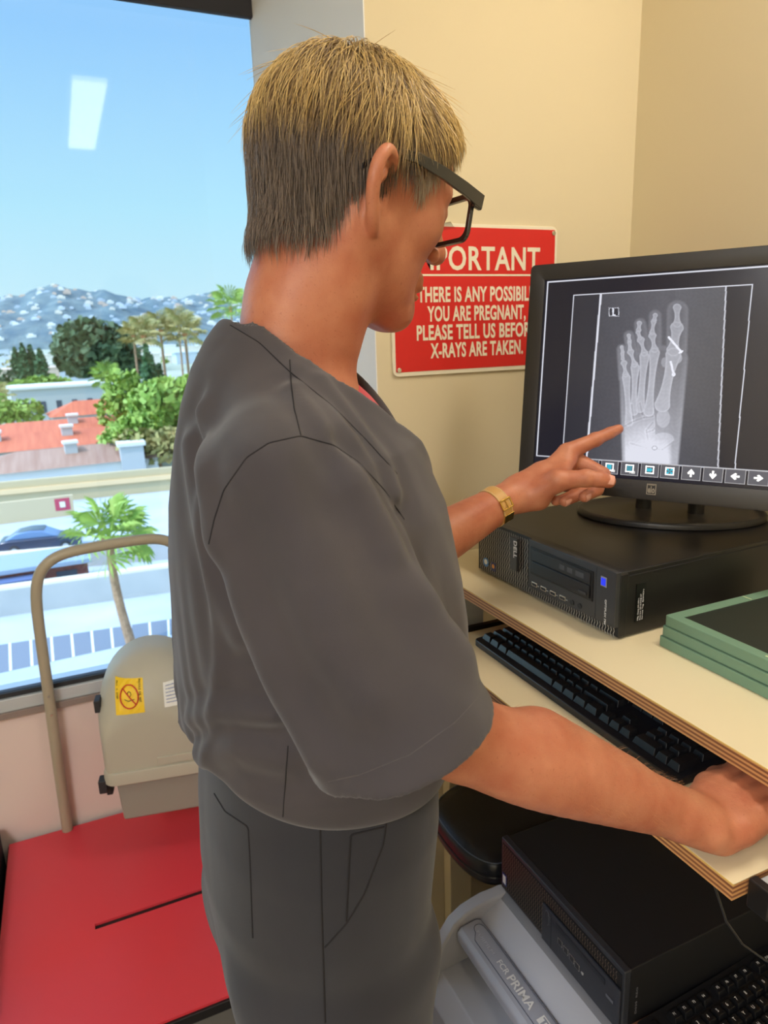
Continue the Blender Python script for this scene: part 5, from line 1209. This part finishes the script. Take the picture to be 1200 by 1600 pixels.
for s_ in (-1, 1):   # shoes
    cy = .685 + s_*.100; V, F = sdf_mesh(lambda P: smax(smin(ell(P, (.21, cy, .05), (.085, .045, .055)), ell(P, (.31, cy, .035), (.095, .048, .042)), .03), .004 - P[:, 2], .004), (.08, cy-.09, -.02), (.46, cy+.09, .14), .005)
    sh = np_mesh('shoe', V, F, M('black_shoe_leather', (24, 24, 26), .4), man, 180, 2)
    build(MB().oprism(rr(.125, .405, cy-.046, cy+.046, .04, 6), (0, 0, .0005), (1, 0, 0), (0, 1, 0), (0, 0, 1), .010), 'sole', m_dark, sh)
SEAM_ARMHOLE = [(0.0847, 0.5239, 1.4498), (0.0860, 0.5225, 1.4550), (0.0875, 0.5223, 1.4599), (0.0891, 0.5226, 1.4646), (0.0907, 0.5232, 1.4692), (0.0930, 0.5231, 1.4746), (0.0952, 0.5227, 1.4799), (0.0972, 0.5215, 1.4855), (0.0990, 0.5191, 1.4913), (0.1023, 0.5117, 1.4983), (0.1058, 0.5064, 1.5048), (0.1096, 0.5028, 1.5108), (0.1137, 0.5008, 1.5166), (0.1174, 0.4982, 1.5193), (0.1212, 0.4965, 1.5218), (0.1254, 0.4957, 1.5242), (0.1298, 0.4961, 1.5264), (0.1356, 0.4954, 1.5272), (0.1419, 0.4963, 1.5278), (0.1487, 0.4987, 1.5282), (0.1563, 0.5032, 1.5283), (0.1628, 0.5042, 1.5259), (0.1689, 0.5040, 1.5237), (0.1750, 0.5034, 1.5215), (0.1814, 0.5036, 1.5192), (0.1876, 0.5068, 1.5148), (0.1934, 0.5087, 1.5106), (0.1984, 0.5083, 1.5068), (0.2032, 0.5070, 1.5030), (0.2073, 0.5044, 1.4975), (0.2123, 0.5039, 1.4915), (0.2179, 0.5046, 1.4852), (0.2252, 0.5090, 1.4778), (0.2291, 0.5082, 1.4713), (0.2345, 0.5104, 1.4638), (0.2412, 0.5152, 1.4555), (0.2443, 0.5123, 1.4492)] # 1.0
SEAM_SHOULDER = [(0.1795, 0.5953, 1.5812), (0.1773, 0.5882, 1.5764), (0.1759, 0.5836, 1.5716), (0.1743, 0.5785, 1.5668), (0.1699, 0.5642, 1.5627), (0.1680, 0.5567, 1.5581), (0.1660, 0.5490, 1.5536), (0.1639, 0.5410, 1.5492), (0.1617, 0.5330, 1.5450), (0.1603, 0.5250, 1.5408), (0.1588, 0.5172, 1.5368), (0.1575, 0.5100, 1.5328), (0.1566, 0.5039, 1.5287)] # 1.0
SEAM_COLLAR = [(0.1448, 0.6581, 1.6123), (0.1483, 0.6461, 1.6082), (0.1520, 0.6357, 1.6042), (0.1560, 0.6269, 1.6002), (0.1603, 0.6200, 1.5964), (0.1643, 0.6116, 1.5901), (0.1684, 0.6041, 1.5840), (0.1719, 0.5948, 1.5780), (0.1751, 0.5847, 1.5721), (0.1803, 0.5724, 1.5650), (0.1861, 0.5625, 1.5579), (0.1922, 0.5539, 1.5509), (0.1990, 0.5476, 1.5437), (0.2049, 0.5440, 1.5364), (0.2109, 0.5404, 1.5290), (0.2161, 0.5347, 1.5219), (0.2215, 0.5298, 1.5147), (0.2260, 0.5259, 1.5082), (0.2305, 0.5221, 1.5016), (0.2361, 0.5205, 1.4946), (0.2454, 0.5270, 1.4858)] # 1.0
SEAM_SIDE = [(0.1349, 0.5269, 1.2608), (0.1332, 0.5246, 1.2542), (0.1317, 0.5231, 1.2469), (0.1309, 0.5249, 1.2375), (0.1312, 0.5304, 1.2253), (0.1303, 0.5316, 1.2159), (0.1289, 0.5311, 1.2077), (0.1279, 0.5316, 1.1986), (0.1274, 0.5348, 1.1874)] # 1.0
SEAM_HEM = [(0.1353, 0.4472, 1.2735), (0.1380, 0.4308, 1.2847), (0.1437, 0.4244, 1.2886), (0.1495, 0.4190, 1.2919), (0.1552, 0.4134, 1.2952), (0.1625, 0.4067, 1.3011), (0.1700, 0.4009, 1.3064), (0.1781, 0.3965, 1.3107), (0.1866, 0.3934, 1.3140), (0.1949, 0.3923, 1.3184), (0.2037, 0.3920, 1.3224), (0.2130, 0.3925, 1.3258), (0.2231, 0.3942, 1.3284), (0.2322, 0.3980, 1.3310), (0.2432, 0.4047, 1.3318), (0.2575, 0.4161, 1.3297)] # 0.9411764705882353
SEAM_BACK = [(0.0847, 0.5239, 1.4498), (0.0861, 0.5223, 1.4436), (0.0878, 0.5224, 1.4369), (0.0974, 0.5688, 1.4151), (0.0987, 0.5654, 1.4089), (0.0931, 0.5131, 1.4183), (0.0953, 0.5059, 1.4125), (0.0978, 0.5009, 1.4059), (0.1005, 0.4965, 1.3993)] # 1.0
POCKET_BACK = [(0.0852, 0.6432, 1.1545), (0.0862, 0.6348, 1.1545), (0.0874, 0.6273, 1.1539), (0.0886, 0.6205, 1.1529), (0.0898, 0.6144, 1.1515), (0.0932, 0.6033, 1.1536), (0.0968, 0.5938, 1.1546), (0.1004, 0.5855, 1.1549), (0.1041, 0.5780, 1.1546), (0.1035, 0.5767, 1.1456), (0.1029, 0.5753, 1.1366), (0.1023, 0.5739, 1.1275), (0.1017, 0.5725, 1.1185), (0.1002, 0.5702, 1.1002), (0.0991, 0.5697, 1.0802), (0.0979, 0.5693, 1.0598), (0.0968, 0.5688, 1.0392)] # 1.0
POCKET_BACK2 = [(0.0742, 0.6515, 1.0401), (0.0756, 0.6380, 1.0425), (0.0772, 0.6269, 1.0432), (0.0790, 0.6174, 1.0426), (0.0808, 0.6091, 1.0411), (0.0845, 0.5968, 1.0431), (0.0884, 0.5864, 1.0434), (0.0924, 0.5774, 1.0426), (0.0965, 0.5696, 1.0409)] # 1.0
SEAM_OUT = [(0.1595, 0.5298, 1.1702), (0.1582, 0.5280, 1.1534), (0.1568, 0.5260, 1.1366), (0.1554, 0.5240, 1.1197), (0.1540, 0.5220, 1.1027), (0.1533, 0.5214, 1.0858), (0.1526, 0.5211, 1.0685), (0.1520, 0.5208, 1.0509), (0.1513, 0.5205, 1.0332), (0.1507, 0.5203, 1.0155), (0.1502, 0.5206, 0.9970), (0.1492, 0.5193, 0.9802), (0.1476, 0.5157, 0.9660)] # 1.0
POCKET_SLANT = [(0.2245, 0.5226, 1.1717), (0.2222, 0.5214, 1.1633), (0.2199, 0.5202, 1.1549), (0.2176, 0.5190, 1.1465), (0.2153, 0.5179, 1.1380), (0.2097, 0.5165, 1.1281), (0.2041, 0.5152, 1.1180), (0.1987, 0.5140, 1.1078), (0.1933, 0.5132, 1.0973), (0.1883, 0.5134, 1.0903), (0.1833, 0.5138, 1.0831), (0.1784, 0.5144, 1.0758), (0.1735, 0.5151, 1.0683), (0.1685, 0.5160, 1.0633), (0.1635, 0.5171, 1.0582), (0.1587, 0.5184, 1.0528), (0.1538, 0.5199, 1.0472)] # 1.0
POCKET_IN = [(0.2182, 0.5200, 1.1549), (0.2096, 0.5198, 1.1561), (0.2013, 0.5199, 1.1569), (0.1933, 0.5203, 1.1574), (0.1854, 0.5212, 1.1576), (0.1843, 0.5205, 1.1507), (0.1832, 0.5197, 1.1437), (0.1821, 0.5190, 1.1368), (0.1810, 0.5182, 1.1298), (0.1791, 0.5167, 1.1161), (0.1772, 0.5152, 1.1023), (0.1757, 0.5150, 1.0871), (0.1743, 0.5150, 1.0716)] # 1.0

for nm in ('SEAM_ARMHOLE', 'SEAM_SHOULDER', 'SEAM_COLLAR', 'SEAM_SIDE'): seams(smoothpath([np.array(p) for p in globals()[nm]], 3), 'seam', m_seam, shirt, .0006)
for nm in ('POCKET_BACK', 'SEAM_OUT', 'POCKET_SLANT', 'POCKET_IN'): seams(smoothpath([np.array(p) for p in globals()[nm]], 2), 'seam', m_seam, trous, .0010)
mb = MB(); H_ = [np.array(p) for p in SEAM_HEM]
for i in range(len(H_)-1):
    for t in np.linspace(0, 1, 9)[:-1]: a = H_[i]*(1-t) + H_[i+1]*t; b = H_[i]*(1-t-.07) + H_[i+1]*(t+.07); mb.tube([a, b + (0, 0, .0005)], .00035, 4)
build(mb, 'hem_stitches', M('stitch_grey', (92, 88, 88), .8), shirt)
# eyes (under the lids)
for s_ in (-1, 1): build(MB().ball(from_head((.0755, s_*.0315, -.0045)), .0122, 16, 12), 'eye', M('eye_white', (226, 218, 210), .25), man, smooth=180)
mb = MB()
for s_ in (-1, 1):
    for k in range(16):
        y = .0200 + .0015*k; p = from_head((.0895 - .0000*k, s_*y, -.0050)); q = from_head((.0965, s_*(y*1.06), -.0095)); mb.tube([p, (p+q)/2 + (0, 0, -.001), q], [.0003, .0002, .0001], 4)
build(mb, 'eyelashes', M('brown_lash', (60, 44, 34), .7), man)
# nails of the pointing hand
def nail(f, up, s=1.):
    a = np.array(FING_L[f][-2][0]); b = np.array(FING_L[f][-1][0]); r = FING_L[f][-1][1]; d = (b-a)/np.linalg.norm(b-a); up = np.array(up, float); up -= (up@d)*d; up /= np.linalg.norm(up); w = np.cross(d, up)
    P = []; n_ = 7
    for i in range(n_):
        for j in range(n_):
            u = (i/(n_-1)-.5)*2; v = (j/(n_-1)-.5)*2; x = r*.72*v*(1 - .12*u*u); z = math.sqrt(max(1e-9, (r*1.03)**2 - x*x*.95)); P.append(b + d*(u*r*.72 - r*.12) + w*x + up*(z*.99 - .0002 - .0011*max(0, u)**2))
    build(MB().add(P, [(i*n_+j, i*n_+j+1, (i+1)*n_+j+1, (i+1)*n_+j) for i in range(n_-1) for j in range(n_-1)]), 'fingernail', M('nail_pink', (222, 160, 138), .3), man, smooth=180)
cam_dir = np.array((-.50, -.83, .2))
nail('thumb', (-.45, -.75, .55)); nail('middle', (-.2, -.8, -.2)); nail('ring', (-.2, -.8, -.3))

# ---- hair: scalp cap and combed strands
HC = np.array((-.014, 0, .020)); HR = np.array((.093, .0735, .088))
def hairline(p):    # lowest hair z for a head-local direction
    x = p[:, 0]
    return np.interp(x, [-.12, -.085, -.06, -.04, -.022, -.012, .010, .022, .032, .045, .062, .076, .09], [-.070, -.072, -.066, -.046, -.012, .014, .006, -.008, .004, .040, .072, .098, .116])
def skull(p):
    d = ell(p, tuple(HC), tuple(HR)); d = smin(d, ell(p, (.034, 0, .030), (.062, .061, .062)), .03)
    return smin(d, cone(p, (-.030, 0, -.01), (-.040, 0, -.080), .055, .050), .03)
def sd_cap(P):
    p = to_head(P); d = ell(p, tuple(HC), tuple(HR + .0030)); d = smin(d, ell(p, (.034, 0, .030), (.0645, .0635, .0645)), .03)
    d = np.minimum(d, skull(p) - .0012)
    return smax(d, (hairline(p) + .006 + .040*np.clip(p[:, 0]*80, 0, 1) - p[:, 2])*.7, .004)
lo = HEAD_O - .16; V, F = sdf_mesh(sd_cap, lo, HEAD_O + .16, .0025)
m_hbase = M('hair_roots_brown', (122, 98, 72), .8, var=(60, (98, 78, 58)), stretch=(1, 1, .2))
hair = np_mesh('hair', V, F, m_hbase, man, 180, 2)
def sgrad(p, d):
    g = np.stack([skull(p + np.eye(3)[i]*.001) - d for i in range(3)], 1); return g/(np.linalg.norm(g, axis=1)[:, None] + 1e-9)
DOWN = HEAD_R.T @ np.array((0, 0, -1.))
def strands(n, mask, length, lift, rad, crown, gravity, seed, jitter=.25, part=None, fly=0., hang=.5):
    r_ = np.random.default_rng(seed); out = []; need = n; tries = 0
    while need > 0 and tries < 80:
        tries += 1
        d = r_.normal(size=(n*2, 3)); d /= np.linalg.norm(d, axis=1)[:, None]; p = np.array((-.016, 0, .0)) + d*(.105, .085, .11)
        for _ in range(4): q = skull(p); p = p - q[:, None]*sgrad(p, q)
        p = p[mask(p) & (p[:, 2] > hairline(p) + .001 + r_.normal(size=len(p))*.0035)][:need]; out.append(p); need -= len(p)
    x = np.concatenate(out); n = len(x); segs = 9
    L = r_.uniform(*length, n); J = r_.normal(size=(n, 3))*jitter; Cc = np.array(crown); k_lift = r_.uniform(*lift, n); fl = r_.random(n) < fly
    if part is not None: L = L*np.interp(x[:, 0], [.0, .050], [1., .38])
    pts = [x.copy()]
    for s in range(segs):
        t = (s+1)/segs; d0 = skull(x); nrm_ = sgrad(x, d0)
        away = x - Cc; away /= np.linalg.norm(away, axis=1)[:, None]
        dv = away*(1-gravity) + DOWN*gravity + J
        if part is not None: dv += part(x)
        dt = dv - (dv*nrm_).sum(1)[:, None]*nrm_; dt /= np.linalg.norm(dt, axis=1)[:, None] + 1e-9
        h_ = hang*np.clip((nrm_ @ DOWN + .25)*2.2, 0, 1)[:, None]                 # where the head curves away the hair hangs
        dv = dt*(1-h_) + (DOWN + J*.35)*h_ + fl[:, None]*nrm_*.5*t; dv /= np.linalg.norm(dv, axis=1)[:, None]
        x = x + dv*(L/segs)[:, None]
        off = .0025 + k_lift*math.sin(min(1, t*1.25)*math.pi*.62); d1 = skull(x); n1 = sgrad(x, d1)
        pull = np.where(d1 < off, off - d1, (off - d1)*(1 - np.clip(h_[:, 0]*2, 0, 1))*(1-fl)); x = x + n1*pull[:, None]; pts.append(x.copy())
    pts = np.stack(pts, 1)
    W_ = HEAD_O + HEAD_S*(pts @ HEAD_R.T)
    T = np.gradient(W_, axis=1); T /= np.linalg.norm(T, axis=2)[..., None] + 1e-9
    A = np.cross(T, r_.normal(size=(n, 1, 3))); A /= np.linalg.norm(A, axis=2)[..., None] + 1e-9; B_ = np.cross(T, A)
    R_ = r_.uniform(*rad, n)[:, None]*np.interp(np.linspace(0, 1, segs+1), [0, .25, .7, 1], [.8, 1, .8, .15])[None]
    ring_ = [W_ + R_[..., None]*(math.cos(a)*A + math.sin(a)*B_) for a in (0, 2.094, 4.189)]
    Vv = np.stack(ring_, 2)
    base = (np.arange(n)[:, None, None]*(segs+1) + np.arange(segs)[None, :, None])*3; k = np.arange(3)[None, None]; k2 = (k+1) % 3
    return Vv.reshape(-1, 3), np.stack([base + k, base + k2, base + 3 + k2, base + 3 + k], -1).reshape(-1, 4)
def hairmat(name, c1, c2, rough=.38):
    m = M(name, c1, rough, var=(220, c2), stretch=(1, 1, .12), spec=.6); return m
def comb(x): return np.stack([np.where(x[:, 0] > .0, .35, -.12), 0*x[:, 0], 0*x[:, 0]], 1)
CR = (-.035, .010, .20)
V2, F2 = strands(7500, lambda p: (p[:, 2] < .070) & ((p[:, 0] < .002) | (p[:, 2] > .045)), (.022, .038), (.001, .006), (.00018, .00034), CR, .65, 3, .16)
np_mesh('side_hair', V2, F2, hairmat('brown_grey_hair', (112, 96, 82), (78, 68, 60)), hair, 180)
V2, F2 = strands(1300, lambda p: (p[:, 0] > -.004) & (p[:, 2] < .052), (.010, .024), (.001, .004), (.00018, .00030), CR, .6, 4, .25)
np_mesh('sideburn_hair', V2, F2, hairmat('silver_hair', (200, 182, 156), (154, 136, 114)), hair, 180)
V2, F2 = strands(3600, lambda p: (p[:, 0] < -.03) & (p[:, 2] < .02), (.022, .040), (.002, .008), (.00018, .0003), CR, .8, 9, .12, None, 0, .9)
np_mesh('nape_hair', V2, F2, hairmat('grey_nape_hair', (150, 132, 116), (104, 90, 80)), hair, 180)
V2, F2 = strands(5600, lambda p: (p[:, 2] > .052) & (p[:, 0] < .060), (.050, .080), (.003, .010), (.00022, .00042), (-.035, .010, .125), .25, 5, .14, comb)
np_mesh('top_hair', V2, F2, hairmat('sandy_blond_hair', (172, 142, 98), (126, 102, 72)), hair, 180)
V2, F2 = strands(2200, lambda p: (p[:, 2] > .060) & (p[:, 0] < .058), (.055, .085), (.007, .012), (.00022, .00040), (-.035, .012, .125), .28, 6, .17, comb, .05)
np_mesh('blond_streaks', V2, F2, hairmat('light_blond_hair', (238, 208, 142), (206, 170, 104), .3), hair, 180)

# ---- glasses
gs = build(MB().slab(from_head((.104, -.006, .003)), HEAD_R @ np.array((1, 0, 0)), HEAD_R @ np.array((0, 1, 0)), HEAD_R @ np.array((0, 0, 1)), .004, .012, .006), 'glasses', M('glossy_black_acetate', (20, 21, 24), .22, coat=.6), man, .001, 3)
m_ac = gs.data.materials[0]; hx, hy, hz = HEAD_R @ np.array((1, 0, 0)), HEAD_R @ np.array((0, 1, 0)), HEAD_R @ np.array((0, 0, 1))
GC = (.101, 0, .003)
m_lens = m_glass.copy(); m_lens.name = 'coated_lens'
for n_ in m_lens.node_tree.nodes:
    if n_.type == 'FRESNEL': n_.inputs[0].default_value = 1.06
for s_ in (-1, 1):
    cyy = .036*s_
    def fr(a, b, n_=0.): return from_head((GC[0] + n_ - .006*abs(a+cyy)/.06 - .10*b*.9, a + cyy, GC[2] + b))
    out = [(a, b - .004) for a, b in rr(-.0305, .0305, -.0235, .0235, .011, 6)]; inn = [(a, b - .004) for a, b in rr(-.0255, .0255, -.0190, .0180, .009, 6)]; n = len(out)
    V = [fr(a, b, .0022) for a, b in out] + [fr(a, b, .0022) for a, b in inn] + [fr(a, b, -.0022) for a, b in inn] + [fr(a, b, -.0022) for a, b in out]
    build(MB().add(V, [(j*n+i, j*n+(i+1) % n, ((j+1) % 4)*n+(i+1) % n, ((j+1) % 4)*n+i) for j in range(4) for i in range(n)]), 'rim', m_ac, gs, .0006, 2, smooth=40)
    ls = MB().add([fr(a, b, 0) for a, b in inn], [list(range(n))]); build(ls, 'lens', m_lens, gs, smooth=0)
    # temple arm: hinge block then bar running back over the ear
    P0 = (GC[0] - .006, s_*.0685, GC[2] + .0105)
    pts = [(GC[0] + .001, s_*.0700, GC[2] + .0120, .0070), (.070, s_*.0775, GC[2] + .0118, .0062), (.035, s_*.0825, GC[2] + .0115, .0056), (.002, s_*.0835, GC[2] + .0105, .0046), (-.018, s_*.0785, GC[2] + .0075, .0038), (-.034, s_*.0765, GC[2] - .002, .0034), (-.047, s_*.0745, GC[2] - .016, .0030)]
    V = []
    for x, y, z, h in pts:
        for dy, dz in ((-.0017, -h), (.0017, -h), (.0017, h), (-.0017, h)): V.append(from_head((x, y + dy, z + dz)))
    F = [(j*4+k, j*4+(k+1) % 4, (j+1)*4+(k+1) % 4, (j+1)*4+k) for j in range(len(pts)-1) for k in range(4)] + [(0, 1, 2, 3), tuple(range((len(pts)-1)*4, len(pts)*4))]
    build(MB().add(V, F), 'temple_arm', m_ac, gs, .0006, 2)
    build(MB().slab(from_head((GC[0] - .009, s_*.0685 - .0022, GC[2] + .0045)), hx, hy, hz, .0105, .0044, .0145), 'end_piece', m_ac, gs, .0008, 2)

# ---- wrist watch
wa = np.array(EL_L); wb = np.array(HL_W); dW = (wb - wa)/np.linalg.norm(wb - wa)
wc = wa + (wb - wa)*.80
e1 = np.cross(dW, (0, 0, 1)); e1 /= np.linalg.norm(e1); e2 = np.cross(e1, dW)
nW = dW*.96 + np.array((0, 0, .0)); 
m_tanl = M('tan_leather_strap', (196, 150, 84), .5, bump=(400, .2, .0005)); m_gold = M('gold_metal', (214, 178, 98), .25, 1.)
V = []; nn = 48
for w_, r_ in ((-.0095, -.002), (-.0095, .0022), (.0095, .0022), (.0095, -.002)):
    for k in range(nn):
        a = 2*math.pi*k/nn; q = math.cos(a)*e1 + math.sin(a)*e2
        V.append(wc + dW*w_ + q*(.0278 + r_) )
F = [(j*nn+k, j*nn+(k+1) % nn, ((j+1) % 4)*nn+(k+1) % nn, ((j+1) % 4)*nn+k) for j in range(4) for k in range(nn)]
wt = build(MB().add(V, F), 'wrist_watch', m_tanl, man, .0005, 2)
wt['label'] = 'tan leather wrist watch strap with gold buckle'
for w_ in (-.0078, .0078): build(MB().tube([wc + dW*w_ + (.0302)*(math.cos(a)*e1 + math.sin(a)*e2) for a in np.linspace(0, 2*math.pi, 60)], .0004, 4), 'strap_stitching', M('cream_thread', (232, 210, 160), .6), wt)
def wq(a): return math.cos(a)*e1 + math.sin(a)*e2
ab = .35
q = wq(ab); tq = np.cross(dW, q)
mb = MB(); o = wc + q*.0300
for a0, a1, b0, b1 in ((-.0105, .0105, -.008, -.0058), (-.0105, .0105, .0058, .008), (-.0105, -.0083, -.008, .008), (.0083, .0105, -.008, .008)): mb.slab(o + dW*a0 + tq*b0, dW, tq, q, a1-a0, b1-b0, .0018)
mb.tube([o + tq*-.007 + q*.001, o + tq*.008 + q*.0016], .0009, 6); build(mb, 'buckle', m_gold, wt, .0004, 2)
a2 = ab - .75; q2 = wq(a2); t2 = np.cross(dW, q2); build(MB().slab(wc + q2*.0300 - dW*.0095 - t2*.0075, dW, t2, q2, .019, .015, .0016), 'strap_keeper', m_gold, wt, .0005, 2)
a3 = ab + math.pi; q3 = wq(a3); ws_ = build(MB().disc(wc + q3*.0295, q3, .0165, .006, 28), 'watch_case', m_gold, wt, .001, 2)
# ---- fine golden hair on the forearms
mb = MB(); r_ = np.random.default_rng(3)
def armhair(mb, A, B, rad, n, ra, rb):
    A = np.array(A); B = np.array(B); d = (B-A)/np.linalg.norm(B-A); s1 = np.cross(d, (0, 0, 1)); s1 /= np.linalg.norm(s1); s2 = np.cross(s1, d)
    for _ in range(n):
        t = r_.uniform(.12, .92); a = r_.uniform(-.4, 3.5); q = math.cos(a)*s1 + math.sin(a)*s2; c = A + (B-A)*t; p = c + q*np.interp(t, [0, .3, .62, .86, 1], rad)
        p = p - q*float(sd_body(p[None])[0]); l = r_.uniform(.005, .010); e_ = d*.8 + q*.45 + r_.normal(size=3)*.2; mb.tube([p - q*.0005, p + e_*l*.5, p + e_*l + d*.001], [.00006, .00005, .00002], 3)
armhair(mb, EL_R, WR_R, [.036, .040, .032, .026, .024], 700, 0, 0); armhair(mb, EL_L, HL_W, [.036, .039, .032, .026, .024], 250, 0, 0)
build(mb, 'arm_hair', hairmat('golden_arm_hair', (190, 132, 84), (166, 108, 66)), man, smooth=0, fix=False)
print('scene built')
